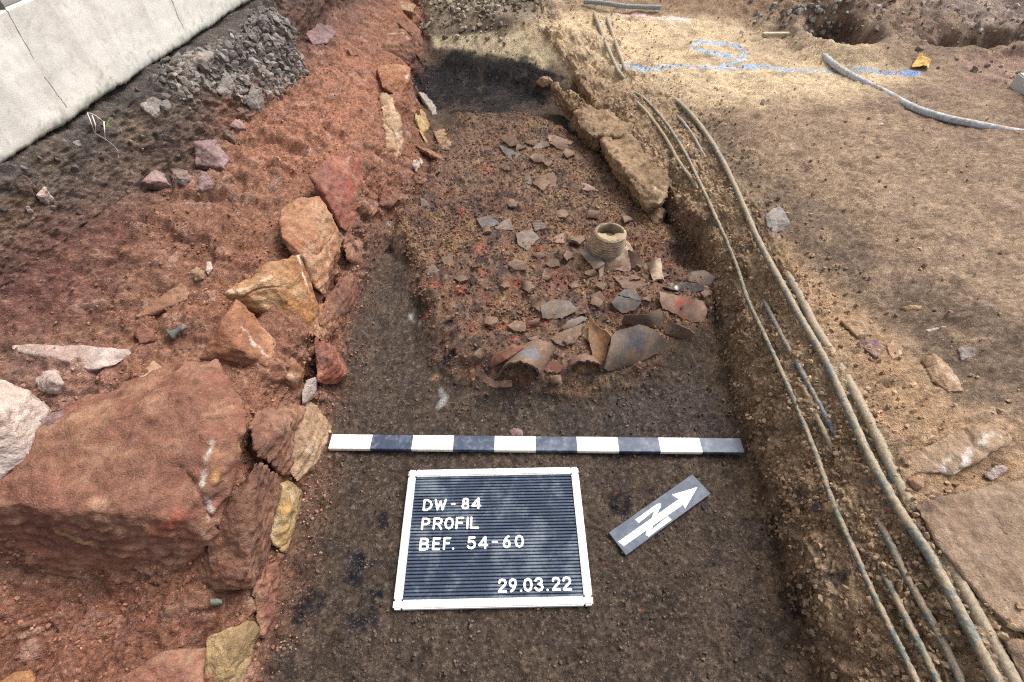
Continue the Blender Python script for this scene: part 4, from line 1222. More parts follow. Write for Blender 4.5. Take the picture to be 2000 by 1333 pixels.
sherd('pink triangular sherd near the pale wall stones', 'pink', [(1134, 357), (1146, 359), (1171, 375), (1150, 373), (1137, 371)], .003, -.4, lift=.002)
sherd('sherd edge standing up as a thin line above the grey pair', 'grey', [(1052, 376, .010), (1058, 377, .012), (1073, 391, .005), (1066, 390, .002)], .001, -.6)
sherd('reddish burnt strip of a rim left of the half round tube', 'red', [(960, 700, .014), (976, 688, .022), (996, 677, .026), (1026, 677, .022), (1006, 689, .022), (988, 700, .018), (966, 714, .010), (956, 718, .004)], .004, .5)
sherd('curved pinkish bowl rim lying below the half round tube', 'pink', [(926, 729, .004), (941, 722, .012), (950, 736, .010), (964, 745, .012), (999, 743, .014), (1000, 756, .008), (964, 757, .006), (942, 746, .004)], -.004, -.3)
sherd('small reddish sherd flat between the tube and the vessel', 'red', [(1062, 722, .006), (1080, 700, .01), (1100, 716, .008), (1094, 728, .004), (1068, 727, .003)], .003, .2)
for q in ((1010, 520), (985, 560), (1068, 545), (1120, 560), (1080, 515), (960, 630), (1010, 640), (1160, 420), (1225, 430), (1100, 420), (1000, 400), (930, 520), (1045, 630), (1330, 600), (1290, 540), (1150, 655), (1070, 320), (990, 330), (1130, 470), (1155, 535), (1240, 545), (1175, 560), (1165, 590), (1265, 585), (1310, 560), (1330, 645), (1275, 625), (1140, 610), (1110, 665), (1045, 665), (940, 690), (1085, 740), (1060, 600), (1030, 560), (1380, 575), (1365, 610), (1250, 520), (1215, 545), (1110, 500), (1055, 500), (1015, 290), (1050, 310), (1110, 300), (1040, 280), (1060, 360), (900, 545), (880, 620), (950, 450)):
    rr_ = np.random.default_rng(q[0])
    a0, n_ = rr_.uniform(0, 6.28), int(rr_.integers(3, 6))
    rad_ = rr_.uniform(8, 19)
    pts_ = [(q[0] + rad_ * rr_.uniform(.75, 1.2) * math.cos(a0 + 6.283 * i / n_), q[1] + .62 * rad_ * rr_.uniform(.75, 1.2) * math.sin(a0 + 6.283 * i / n_), .002 + .022 * rr_.random()) for i in range(n_)][::-1]
    sherd('small dull sherd half buried in the red debris', ('brown', 'grey', 'pink', 'brown', 'dark')[q[1] % 5], pts_, .007, rr_.uniform(0, 3), thick=.008, lift=-.001)
# the two big pieces of the broken vessel, joined at a sharp fold
sherd('amber brown ridged wall of the broken vessel, curving into the ground', 'amber',
      [(1150, 614, .055), (1158, 626, .058), (1166, 636, .058), (1184, 646, .054), (1193, 657, .048), (1186, 675, .034), (1181, 700, .014), (1178, 722, .004), (1168, 712, .006), (1157, 694, .012), (1148, 662, .034)], -.010, 1.9, ribs=-9)
sherd('largest dark grey sherd of the broken vessel, curved and smoke stained', 'dark',
      [(1192, 657, .046), (1207, 645, .050), (1226, 641, .054), (1247, 634, .058), (1262, 638, .054), (1274, 645, .048), (1288, 660, .034), (1302, 674, .016), (1284, 688, .008), (1262, 700, .004), (1232, 713, .003), (1208, 720, .003), (1186, 725, .004), (1177, 719, .006), (1184, 686, .026)], .018, .35, thick=.007, seed=31,
      patches=[((1240, 660, .045), .035, (74, 72, 76), .7), ((1205, 700, .02), .02, (96, 84, 66), .6), ((1188, 712, .012), .006, (56, 56, 60), .9), ((1288, 668, .02), .012, (66, 64, 76), .7)])


def arch(label, front_l, front_top, front_r, back, rad_scale=1.0, pal='grey', thick=.007, patches=(), n=26, m=16, taper=1.0, name='pottery_sherd'):
    """half round piece of a vessel neck lying on the ground, open end towards the camera"""
    A, B = hit(*front_l), hit(*front_r)
    mid = (A + B) / 2
    r = np.linalg.norm(B - A) / 2
    ex = (B - A) / (2 * r)
    # rise of the arch, read off the photo straight above the middle of its foot
    d = ray(front_top[0], front_top[1])
    q = CP + d * (mid[1] / d[1])
    hgt = float(np.clip(q[2] - mid[2], .02, .12))
    up = np.array([0, 0, 1.0])
    T = mid + up * hgt
    Bk = at_z(back[0], back[1], mid[2] + hgt * .8)
    ax = Bk - T
    ax[2] = -.1 * hgt
    V, N = [], []
    rr = np.random.default_rng(5)
    for j in range(m + 1):
        f = j / m
        for i in range(n + 1):
            th = math.pi * i / n
            k = 1 + (taper - 1) * f
            jag = (0.0025 * rr.normal() if j in (0, m) else 0)
            q = mid + ax * f + ax / np.linalg.norm(ax) * jag - ex * r * k * math.cos(th) + up * hgt * k * math.sin(th) * (1 - .1 * f)
            V.append(q)
            nn = -ex * math.cos(th) / r + up * math.sin(th) / hgt
            N.append(nn / np.linalg.norm(nn))
    V, N = np.array(V), np.array(N)
    tris = []
    for j in range(m):
        for i in range(n):
            a = j * (n + 1) + i
            tris += [(a, a + 1, a + n + 2), (a, a + n + 2, a + n + 1)]
    V = V + N * (fbm(V, 40, 3, 3) * .001)[:, None]
    # face outward
    t = tris[0]
    if np.cross(V[t[1]] - V[t[0]], V[t[2]] - V[t[0]]) @ N[t[0]] < 0:
        tris = [(a, c_, b) for a, b, c_ in tris]
    return shell(name, V, tris, N, thick, clay_colour(V, pal, 13, patches), label)


arch('half round grey brown tube sherd with a dark open end', (972, 738), (1008, 706, .006), (1056, 738), (1052, 664, .010), pal='brown', taper=1.0, patches=[((1030, 690, .04), .03, (104, 106, 112), .8)])
arch('smaller brown arched sherd left of the amber vessel wall', (1108, 724), (1148, 704, .004), (1178, 724), (1140, 688, .008), pal='brown', taper=.8)

# ------------------------------------------------------------------ the jug: ringed neck, broken mouth, shoulder sunk in the debris
jb = hit(1180, 497)
jug = empty('broken_jug', (jb[0], jb[1], jb[2] - .01), 'broken buff jug neck with turned rings, standing upright in the debris', 'jug')
JS = np.linalg.norm(at_z(1207, 470, .08) - at_z(1141, 470, .08)) / 2     # neck radius from the photo


def lathe(prof, seg=72, jag_top=0.0, tilt=(0, 0), cut=None, seed=1):
    rr = np.random.default_rng(seed)
    jt = np.convolve(rr.normal(size=seg + 6), np.ones(5) / 5, 'same')[3:3 + seg] * jag_top
    V, F = [], []
    n = len(prof)
    for i, (r, z) in enumerate(prof):
        for k in range(seg):
            th = 2 * math.pi * k / seg
            zz = z + (jt[k] if i in cut else 0) if cut else z
            V.append((r * math.cos(th) + tilt[0] * z, r * math.sin(th) + tilt[1] * z, zz))
    for i in range(n - 1):
        for k in range(seg):
            F.append((i * seg + k, i * seg + (k + 1) % seg, (i + 1) * seg + (k + 1) % seg, (i + 1) * seg + k))
    return np.array(V), np.array(F)


R0 = JS
zt_ = 0.100
prof = []
for i in range(60):                                  # shoulder flaring below, ringed neck above
    z = -0.02 + (zt_ + .02) * i / 59
    f = z / zt_
    r = R0 * (1.03 - .17 * max(0, f) ** 2 + .30 * (1 - sstep(-.22, .35, f)) ** 1.4)
    if f > .30:
        r += .0019 * math.sin(z * 2 * math.pi / .0085)
    prof.append((r, z))
nout = len(prof)
rim_r = prof[-1][0]
prof += [(rim_r * .97, zt_ + .002), (rim_r * .90, zt_ + .001)] + [(rim_r * .86, zt_ - z) for z in (.004, .012, .024, .036)]
V, F = lathe(prof, 80, .0016, cut=[nout - 1, nout, nout + 1], tilt=(.06, -.05))
c = clay_colour(V + np.array(jug.location), 'buff', 44)
zz = V[:, 2]
an = np.arctan2(V[:, 1], V[:, 0])
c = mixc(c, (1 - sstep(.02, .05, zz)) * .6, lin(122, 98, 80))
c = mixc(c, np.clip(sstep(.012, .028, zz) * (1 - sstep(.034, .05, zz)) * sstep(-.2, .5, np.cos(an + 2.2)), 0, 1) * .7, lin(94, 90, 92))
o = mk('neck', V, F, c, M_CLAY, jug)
bp_ = [(.040, .052), (.047, .046), (.058, .036), (.070, .022), (.080, .004), (.086, -.016), (.086, -.034), (.078, -.055)]
bz_ = np.linspace(0, 7, 40)
V, F = lathe([(np.interp(t, range(8), [q[0] for q in bp_]), np.interp(t, range(8), [q[1] for q in bp_])) for t in bz_], 80)
V = V + np.array([.022, .004, 0])
c = clay_colour(V + np.array(jug.location), 'buff', 47)
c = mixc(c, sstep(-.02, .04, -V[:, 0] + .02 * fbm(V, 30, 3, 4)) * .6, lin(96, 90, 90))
c = mixc(c, sstep(.3, .6, fbm(V, 26, 3, 6)) * .5, lin(150, 108, 74))
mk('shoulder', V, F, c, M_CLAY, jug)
V, F = lathe([(rim_r * .88, zt_ - .03), (rim_r * .6, zt_ - .026), (rim_r * .3, zt_ - .02), (.0005, zt_ - .02)], 40, tilt=(.06, -.05))
V = V + np.array([0, 0, 1.0]) * (fbm(V + 3, 60, 3, 2) * .003)[:, None]
mk('earth_fill', V, F, np.repeat(lin(96, 80, 64)[None, :], len(V), 0), M_SOIL, jug)
# folded pale flap of the broken mouth
V, F = [], []
for j in range(9):
    for i in range(25):
        th = math.radians(190 + 160 * i / 24)
        rr_ = rim_r * (.92 - .60 * j / 8)
        V.append((rr_ * math.cos(th) + .06 * zt_, rr_ * math.sin(th) * (1 - .1 * j / 8) - .05 * zt_, zt_ + .001 - .006 * (j / 8) ** 1.3 + .0015 * math.sin(i * 1.7 + j)))
for j in range(8):
    for i in range(24):
        F.append((j * 25 + i, j * 25 + i + 1, (j + 1) * 25 + i + 1, (j + 1) * 25 + i))
V = np.array(V)
mk('mouth_flap', V, np.array(F), np.repeat(lin(156, 136, 106)[None, :], len(V), 0) * (1 + .15 * fbm(V, 90, 3, 8))[:, None], M_CLAY, jug)
# ------------------------------------------------------------------ cables, conduits, the plastic pipe
def smooth_line(P, step=.004):
    P = np.asarray(P, float)
    T = np.concatenate([[0], np.cumsum(np.linalg.norm(np.diff(P, axis=0), axis=1))])
    Q = np.vstack([2 * P[0] - P[1], P, 2 * P[-1] - P[-2]])
    out = []
    for i in range(len(P) - 1):
        n = max(2, int((T[i + 1] - T[i]) / step))
        for k in range(n):
            t = k / n
            a, b, c_, d = Q[i], Q[i + 1], Q[i + 2], Q[i + 3]
            out.append(.5 * (2 * b + (c_ - a) * t + (2 * a - 5 * b + 4 * c_ - d) * t * t + (3 * b - a - 3 * c_ + d) * t ** 3))
    out.append(P[-1])
    return np.array(out)


def tube(C, rad, seg=14):
    T = np.gradient(C, axis=0)
    T /= np.linalg.norm(T, axis=1)[:, None]
    up = np.array([0, 0, 1.0])
    S1 = np.cross(T, up)
    S1 /= np.linalg.norm(S1, axis=1)[:, None]
    S2 = np.cross(S1, T)
    th = np.linspace(0, 2 * math.pi, seg, endpoint=False)
    rad = np.broadcast_to(rad, (len(C),))
    V = C[:, None, :] + rad[:, None, None] * (np.cos(th)[None, :, None] * S1[:, None, :] + np.sin(th)[None, :, None] * S2[:, None, :])
    N = (V - C[:, None, :]) / rad[:, None, None]
    n = len(C)
    i = np.arange(n - 1)[:, None] * seg
    k = np.arange(seg)[None, :]
    k2 = (k + 1) % seg
    F = np.stack([i + k, i + k2, i + seg + k2, i + seg + k], -1).reshape(-1, 4)
    V = V.reshape(-1, 3)
    caps = [V[:seg], V[-seg:]]
    return V, N.reshape(-1, 3), F


def cable(name, label, pts, rad, col_, sand=.5, sink=.0, cat='cable', group=None, lift=None, seed=1, sandc=(152, 132, 104), flat_lift=None, k=91):
    pts = list(pts)
    if pts[-1][1] > 1400:                            # runs on behind the viewer
        (xa, ya), (xb, yb) = pts[-2], pts[-1]
        pts += [(xb + (xb - xa) * k_, yb + (yb - ya) * k_) for k_ in (1.5, 3.5, 7, 12)]
    G = []
    for i, p in enumerate(pts):
        g = hit(p[0], p[1])
        G.append(g)
    G = np.array(G)
    C = smooth_line(G)
    zs = Hs(C[:, 0], C[:, 1])
    pad = np.pad(zs, (k // 2, k // 2), mode='edge')
    zs = np.convolve(pad, np.ones(k) / k, 'valid')
    off = rad * (1 - sink)
    if lift is not None:
        s = np.linspace(0, 1, len(C))
        off = off + np.interp(s, [q[0] for q in lift], [q[1] for q in lift])
    # keep the line in the photo: slide each point along its own sight line to the new height
    D = C - CP
    tgt = zs + off
    C = CP + D * ((tgt - CAM_H) / D[:, 2])[:, None]
    V, N, F = tube(C, rad)
    a = fbm(V, 24, 3, seed)
    b = fbm(V, 110, 4, seed + 2, .7)
    m = sstep(.55 - sand, 1.0 - sand, N[:, 2] * .55 + .35 * a + .5 * b)
    c = np.repeat(lin(col_)[None, :], len(V), 0) * (1 + .2 * b)[:, None]
    c = mixc(c, m * .92, lin(sandc))
    V = V + N * (m * np.maximum(0, .0006 + .0009 * b))[:, None]
    base = np.array([C[:, 0].mean(), C[:, 1].mean(), C[:, 2].min() - rad])
    o = mk(name, V - base, F, c, M_CABLE)
    o.location = base
    return tag(o, label, cat, group)


GC = 'cables along the right trench edge'
cable('cable', 'thin greenish grey cable nearest the trench, hanging along its edge',
      [(1237, 180), (1262, 197), (1300, 240), (1338, 300), (1365, 355), (1400, 430), (1435, 510), (1460, 585), (1500, 670), (1545, 770), (1590, 880), (1625, 980), (1660, 1060), (1705, 1160), (1750, 1250), (1790, 1333), (1850, 1460)],
      .0052, (90, 104, 100), .44, 0, group=GC, lift=[(0, -.012), (.08, .003), (1, .010)], seed=2)
cable('cable', 'thickest grey cable, sweeping unbroken along the right edge of the trench',
      [(1285, 173), (1330, 205), (1370, 250), (1411, 315), (1446, 390), (1481, 470), (1521, 545), (1565, 625), (1610, 702), (1651, 790), (1696, 890), (1752, 990), (1812, 1080), (1872, 1190), (1930, 1300), (1952, 1342), (2010, 1460)],
      .0080, (104, 116, 112), .50, .15, group=GC, lift=[(0, -.022), (.07, 0), (1, .004)], seed=5)
cable('cable', 'short bluish cable surfacing between the thin and the thick cable', [(1490, 585), (1502, 608), (1530, 662), (1560, 716), (1600, 790), (1622, 832), (1640, 870)], .0052, (104, 120, 132), .42, .3, group=GC, lift=[(0, -.02), (.12, 0), (.85, 0), (1, -.02)], seed=8)
cable('cable', 'half buried sandy cable ending beside the short bluish one', [(1560, 735), (1580, 780), (1598, 820), (1612, 850), (1625, 880)], .005, (112, 122, 116), .75, .5, group=GC, lift=[(0, -.015), (.2, 0), (.8, 0), (1, -.015)], seed=9)
cable('cable', 'dark cable emerging right of the thin one near the bottom', [(1705, 1075), (1722, 1112), (1745, 1160), (1775, 1220), (1804, 1276), (1832, 1335), (1880, 1440)], .0054, (90, 106, 106), .46, .05, group=GC, lift=[(0, -.02), (.12, 0), (1, .005)], seed=11)
cable('cable', 'sand covered cable between the dark one and the thickest one near the bottom', [(1675, 965), (1692, 990), (1722, 1030), (1765, 1115), (1800, 1180), (1840, 1250), (1878, 1333), (1925, 1440)], .0058, (104, 120, 130), .62, .35, group=GC, lift=[(0, -.02), (.1, 0), (.3, -.004), (1, 0)], seed=13)
cable('cable', 'thick cable almost wholly coated in sand, right of the thickest one', [(1500, 470), (1560, 575), (1592, 640), (1640, 716), (1700, 828), (1762, 958), (1832, 1062), (1902, 1190), (1968, 1310), (2040, 1440)], .0098, (126, 138, 142), .80, 1.45, group=GC, lift=[(0, -.025), (.1, 0), (1, 0)], seed=17)
cable('cable', 'pale sandy cable left of the thin one at its far end', [(1240, 196), (1268, 226), (1300, 270), (1325, 315), (1352, 352), (1362, 372)], .0052, (150, 154, 146), .75, .3, group=GC, lift=[(0, -.012), (.1, 0), (.85, 0), (1, -.015)], seed=19)
cable('cable', 'bluish strand just inside the curve of the thickest cable', [(1318, 222), (1335, 240), (1355, 268), (1368, 292), (1378, 310)], .0045, (138, 150, 160), .5, .3, group=GC, lift=[(0, -.012), (.2, 0), (.8, 0), (1, -.012)], seed=21)
cable('cable', 'pale cable running up the sand to the left of its twin', [(1158, 22), (1166, 40), (1180, 78), (1196, 115), (1208, 140), (1224, 160)], .008, (150, 150, 140), .6, .3, group='paired cables on the far sand', lift=[(0, -.01), (.1, 0), (.9, 0), (1, -.02)], seed=23)
cable('cable', 'faint sandy cable running up the sand to the right of its twin', [(1184, 30), (1194, 60), (1206, 95), (1218, 128), (1230, 155)], .0075, (170, 164, 148), .9, .5, group='paired cables on the far sand', lift=[(0, -.012), (.1, 0), (.9, 0), (1, -.02)], seed=25)
cable('conduit', 'grey conduit lying across the far bank at the top of the photo', [(1140, 3), (1175, 6), (1215, 12), (1250, 14), (1290, 15)], .010, (128, 142, 148), .3, -.2, cat='pipe', seed=27)
cable('plastic_pipe', 'grey plastic pipe lying half buried across the brown plateau', [(1556, 70), (1575, 84), (1592, 97), (1616, 116), (1645, 138), (1685, 160), (1730, 182), (1770, 204), (1800, 217), (1850, 232), (1900, 242), (1960, 254), (2010, 262)], .0115, (176, 184, 194), .32, .6, cat='pipe',
      lift=[(0, -.006), (.2, -.012), (.32, -.009), (.5, -.012), (.56, -.016), (.64, .003), (.85, .0), (1, -.02)], seed=29, k=201)

# ------------------------------------------------------------------ scale bar, letter board, north arrow
def box_bm(x0, y0, z0, x1, y1, z1, bev=.001):
    bm = bmesh.new()
    r = bmesh.ops.create_cube(bm, size=1)
    bmesh.ops.scale(bm, vec=(x1 - x0, y1 - y0, z1 - z0), verts=bm.verts)
    bmesh.ops.translate(bm, vec=((x0 + x1) / 2, (y0 + y1) / 2, (z0 + z1) / 2), verts=bm.verts)
    if bev:
        bmesh.ops.bevel(bm, geom=bm.edges[:], offset=bev, segments=2, affect='EDGES')
    return bm


def link_bm(name, bm, mat, parent=None, smooth=False):
    me = bpy.data.meshes.new(name)
    bm.to_mesh(me)
    bm.free()
    for m in (mat if isinstance(mat, list) else [mat]):
        me.materials.append(m)
    o = bpy.data.objects.new(name, me)
    COL.objects.link(o)
    if parent:
        o.parent = parent
    return o


M_WHITE = plain_mat('white_paint', lin(236, 232, 220), .55, .04, 90, .3, lin(150, 132, 108), .35, 30)
M_BLUEBLACK = plain_mat('blue_black_paint', lin(52, 64, 86), .45, .25, 70, .4, lin(150, 156, 164), .45, 45)
M_WOOD = plain_mat('bare_edge', lin(170, 140, 100), .7, .2, 60, .2)
M_FRAME = plain_mat('white_plastic', lin(240, 239, 236), .35, .03, 50, .4, lin(160, 140, 112), .45, 22)
M_FELT = plain_mat('black_rubber', lin(58, 70, 90), .6, .2, 40, .3, lin(138, 148, 156), .75, 16)
M_LETTER = plain_mat('white_letter', lin(246, 244, 236), .4, .02, 60, .4)
M_PLATE = plain_mat('grey_plate', lin(66, 76, 92), .55, .12, 60, .4, lin(140, 146, 152), .35, 30)
M_MARK = plain_mat('white_mark', lin(244, 244, 242), .4, .02, 60, .3)

A = at_z(647, 865.5, .012)
B = at_z(1447.5, 873.5, .012)
L = L_BAR = np.linalg.norm(B - A)
ang = math.atan2(B[1] - A[1], B[0] - A[0])
zf = float(np.percentile(Hs(np.linspace(A[0], B[0], 80), np.linspace(A[1], B[1], 80)), 96)) + .001
bm = bmesh.new()
hw, th_ = .0195, .010
for k in range(10):
    x0, x1 = -L / 2 + L * k / 10, -L / 2 + L * (k + 1) / 10
    ring = []
    prof_ = [(-hw, 0), (hw, 0), (hw, th_ - .0012), (hw - .0012, th_), (-hw + .0012, th_), (-hw, th_ - .0012)]
    for x in (x0, x1):
        ring.append([bm.verts.new((x, y, z)) for y, z in prof_])
    for i in range(6):
        f = bm.faces.new((ring[0][i], ring[0][(i + 1) % 6], ring[1][(i + 1) % 6], ring[1][i]))
        f.material_index = (k % 2) if i in (2, 3, 4) else (2 if i == 0 else (k % 2))
    if k == 0:
        bm.faces.new(ring[0][::-1]).material_index = 2
    if k == 9:
        bm.faces.new(ring[1]).material_index = 2
bmesh.ops.remove_doubles(bm, verts=bm.verts, dist=1e-6)
bmesh.ops.recalc_face_normals(bm, faces=bm.faces)
o = link_bm('scale_bar', bm, [M_WHITE, M_BLUEBLACK, M_WOOD])
o.location = ((A[0] + B[0]) / 2, (A[1] + B[1]) / 2, zf)
o.rotation_euler = (0, 0, ang)
tag(o, 'black and white painted scale bar lying across the trench floor', 'scale bar')

# letter board
ZB = .018
TL, TR, BR, BL = [at_z(*p, ZB) for p in ((797, 919), (1127, 911), (1161, 1183), (769, 1189))]
bc = (TL + TR + BR + BL) / 4
bang = math.atan2((TR - TL + BR - BL)[1], (TR - TL + BR - BL)[0])
BW = (np.linalg.norm(TR - TL) + np.linalg.norm(BR - BL)) / 2
BH = (np.linalg.norm(TL - BL) + np.linalg.norm(TR - BR)) / 2
board = empty('letter_board', (bc[0], bc[1], .004), 'white framed black letter board with find details and date', 'letter board', rz=bang)
FW = .0165
HWb, HHb = BW / 2, BH / 2
for nm, x0, y0, x1, y1 in (('frame_rail', -HWb + FW, HHb - FW, HWb - FW, HHb), ('frame_rail', -HWb + FW, -HHb, HWb - FW, -HHb + FW), ('frame_rail', -HWb, -HHb + FW, -HWb + FW, HHb - FW), ('frame_rail', HWb - FW, -HHb + FW, HWb, HHb - FW)):
    link_bm(nm, box_bm(x0, y0, 0, x1, y1, .0142, .0022), M_FRAME, board)
for sx in (-1, 1):
    for sy in (-1, 1):
        xa, xb = sorted((sx * HWb * 1.001, sx * (HWb - FW - .0012)))
        ya, yb = sorted((sy * HHb * 1.001, sy * (HHb - FW - .0012)))
        link_bm('frame_corner', box_bm(xa, ya, -.0008, xb, yb, .0150, .0032), M_FRAME, board)
# grooved panel: real ridges
bm = bmesh.new()
NR = 38
y0, y1 = -HHb + FW - .001, HHb - FW + .001
x0, x1 = -HWb + FW - .001, HWb - FW + .001
pt = (y1 - y0) / NR
pr = []
for k in range(NR):
    a = y0 + k * pt
    pr += [(a, .0045), (a + pt * .22, .0045), (a + pt * .30, .0082), (a + pt * .40, .0088), (a + pt * .86, .0088), (a + pt * .95, .0082)]
pr.append((y1, .0045))
va = [bm.verts.new((x0, y, z)) for y, z in pr]
vb = [bm.verts.new((x1, y, z)) for y, z in pr]
for i in range(len(pr) - 1):
    bm.faces.new((va[i], vb[i], vb[i + 1], va[i + 1]))
link_bm('grooved_panel', bm, M_FELT, board)
link_bm('back_plate', box_bm(x0, y0, .0005, x1, y1, .0035, 0), M_FELT, board)

# letters as pressed plastic strokes
STK = {
    'D': [[(0, 0), (0, 1), (.45, 1), (.85, .8), (1, .5), (.85, .2), (.45, 0), (0, 0)]],
    'W': [[(0, 1), (.24, 0), (.5, .8), (.76, 0), (1, 1)]],
    '-': [[(0, .5), (1, .5)]],
    '8': [[(.5, .54), (.15, .64), (.08, .8), (.22, .96), (.5, 1), (.78, .96), (.92, .8), (.85, .64), (.5, .54), (.1, .42), (0, .24), (.15, .05), (.5, 0), (.85, .05), (1, .24), (.9, .42), (.5, .54)]],
    '4': [[(.75, 0), (.75, 1)], [(.7, 1), (0, .25), (1, .25)]],
    'P': [[(0, 0), (0, 1), (.6, 1), (.92, .9), (1, .74), (.92, .56), (.6, .46), (0, .46)]],
    'R': [[(0, 0), (0, 1), (.6, 1), (.92, .9), (1, .74), (.92, .56), (.6, .46), (0, .46)], [(.5, .46), (1, 0)]],
    'O': [[(.5, 0), (.15, .12), (0, .5), (.15, .88), (.5, 1), (.85, .88), (1, .5), (.85, .12), (.5, 0)]],
    'F': [[(0, 0), (0, 1), (1, 1)], [(0, .52), (.85, .52)]],
    'I': [[(.5, 0), (.5, 1)]],
    'L': [[(0, 1), (0, 0), (1, 0)]],
    'B': [[(0, 0), (0, 1), (.6, 1), (.88, .92), (.94, .77), (.85, .6), (.6, .53), (0, .53)], [(.6, .53), (.92, .45), (1, .27), (.92, .08), (.6, 0), (0, 0)]],
    'E': [[(1, 1), (0, 1), (0, 0), (1, 0)], [(0, .52), (.85, .52)]],
    '.': [[(.45, 0), (.55, 0)]],
    '5': [[(.9, 1), (.15, 1), (.08, .56), (.3, .64), (.6, .65), (.9, .54), (1, .33), (.9, .1), (.55, 0), (.2, .03), (0, .14)]],
    '6': [[(.8, 1), (.4, .85), (.12, .55), (0, .3), (.12, .08), (.5, 0), (.88, .08), (1, .3), (.88, .52), (.5, .6), (.12, .5)]],
    '2': [[(.02, .76), (.12, .93), (.45, 1), (.82, .94), (.95, .75), (.85, .55), (.3, .25), (0, 0), (1, 0)]],
    '9': [[(.2, 0), (.6, .15), (.88, .45), (1, .7), (.88, .92), (.5, 1), (.12, .92), (0, .7), (.12, .48), (.5, .4), (.88, .5)]],
    '3': [[(.03, .82), (.2, .96), (.5, 1), (.82, .94), (.93, .76), (.8, .58), (.45, .54), (.85, .47), (1, .26), (.85, .06), (.5, 0), (.18, .04), (0, .2)]],
}
STK['0'] = STK['O']


def ribbon(paths, wd, z0, h):
    """rounded strokes with a top, sides and round ends; each stroke 0.05 mm above the last so that crossings do not fight"""
    bm = bmesh.new()
    zi = 0
    for pth in paths:
        for p, q in zip(pth[:-1], pth[1:]):
            p, q = np.array(p), np.array(q)
            d = q - p
            l = np.linalg.norm(d)
            if l < 1e-9:
                continue
            a0 = math.atan2(d[1], d[0])
            ring = [q + wd * np.array([math.cos(a0 + t), math.sin(a0 + t)]) for t in np.linspace(-math.pi / 2, math.pi / 2, 8)]
            ring += [p + wd * np.array([math.cos(a0 + t), math.sin(a0 + t)]) for t in np.linspace(math.pi / 2, 3 * math.pi / 2, 8)]
            zt2 = z0 + h + .00003 * zi
            zi += 1
            lo = [bm.verts.new((*r_, z0)) for r_ in ring]
            hi = [bm.verts.new((*r_, zt2)) for r_ in ring]
            bm.faces.new(hi)
            for i in range(16):
                bm.faces.new((lo[i], lo[(i + 1) % 16], hi[(i + 1) % 16], hi[i]))
    return bm


ca, sa = math.cos(bang), math.sin(bang)


def to_board(zx, zy, z=.016):
    p = at_z(620 + zx / 2.353, 820 + zy / 2.353, z)
    d = p - bc
    return np.array([d[0] * ca + d[1] * sa, -d[0] * sa + d[1] * ca])


LINES = [
    ([('D', 482, 526), ('W', 534, 590), ('-', 611, 632), ('8', 661, 696), ('4', 706, 753)], (360, 412), (476, 418, 755, 408)),
    ([('P', 474, 514), ('R', 528, 572), ('O', 580, 625), ('F', 633, 671), ('I', 682, 692), ('L', 700, 742)], (449, 503), (470, 506, 744, 499)),
    ([('B', 465, 509), ('E', 525, 562), ('F', 575, 610), ('.', 617, 628), ('5', 686, 727), ('4', 738, 784), ('-', 800, 828), ('6', 851, 888), ('0', 906, 950)], (536, 598), (462, 601, 952, 586)),
    ([('2', 829, 871), ('9', 879, 917), ('.', 930, 940), ('0', 946, 990), ('3', 998, 1040), ('.', 1052, 1062), ('2', 1079, 1120), ('2', 1128, 1171)], (725, 793), (828, 795, 1172, 783)),
]
LH = .0265
SW = .0022
for chars, ys, bl in LINES:
    for ch, xa, xb in chars:
        yb_ = bl[1] + (bl[3] - bl[1]) * (xa - bl[0]) / (bl[2] - bl[0])
        p0, p1 = to_board(xa, yb_), to_board(xb, yb_)
        wd = np.linalg.norm(p1 - p0)
        e = (p1 - p0) / wd
        nrm2 = np.array([-e[1], e[0]])
        orig = p0 + e * SW + nrm2 * SW
        w_, h_ = max(wd - 2 * SW, .001), LH - 2 * SW
        paths = [[orig + e * (x * w_) + nrm2 * (y * h_) for x, y in s] for s in STK[ch]]
        link_bm('letter', ribbon(paths, SW, .0078, .0028), M_LETTER, board)

# north arrow plate
Cn = [at_z(*p, .006) for p in ((1189, 1042), (1352, 928), (1386, 967), (1221, 1087))]
nc = sum(Cn) / 4
ex = (Cn[1] - Cn[0]) + (Cn[2] - Cn[3])
na = math.atan2(ex[1], ex[0])
NL = (np.linalg.norm(Cn[1] - Cn[0]) + np.linalg.norm(Cn[2] - Cn[3])) / 2
NW = (np.linalg.norm(Cn[1] - Cn[2]) + np.linalg.norm(Cn[0] - Cn[3])) / 2
zn = float(np.percentile(Hs(nc[0] + np.linspace(-.1, .1, 40), nc[1] + np.linspace(-.07, .07, 40)), 97)) + .001
arrow = empty('north_arrow', (nc[0], nc[1], zn), 'grey north arrow plate with a white arrow and N', 'north arrow', rz=na)
link_bm('plate', box_bm(-NL / 2, -NW / 2, 0, NL / 2, NW / 2, .004, .0006), M_PLATE, arrow)
cn, sn = math.cos(na), math.sin(na)


def to_plate(zx, zy):
    p = at_z(620 + zx / 2.353, 820 + zy / 2.353, zn + .0045)
    d = p - nc
    return (d[0] * cn + d[1] * sn, -d[0] * sn + d[1] * cn)


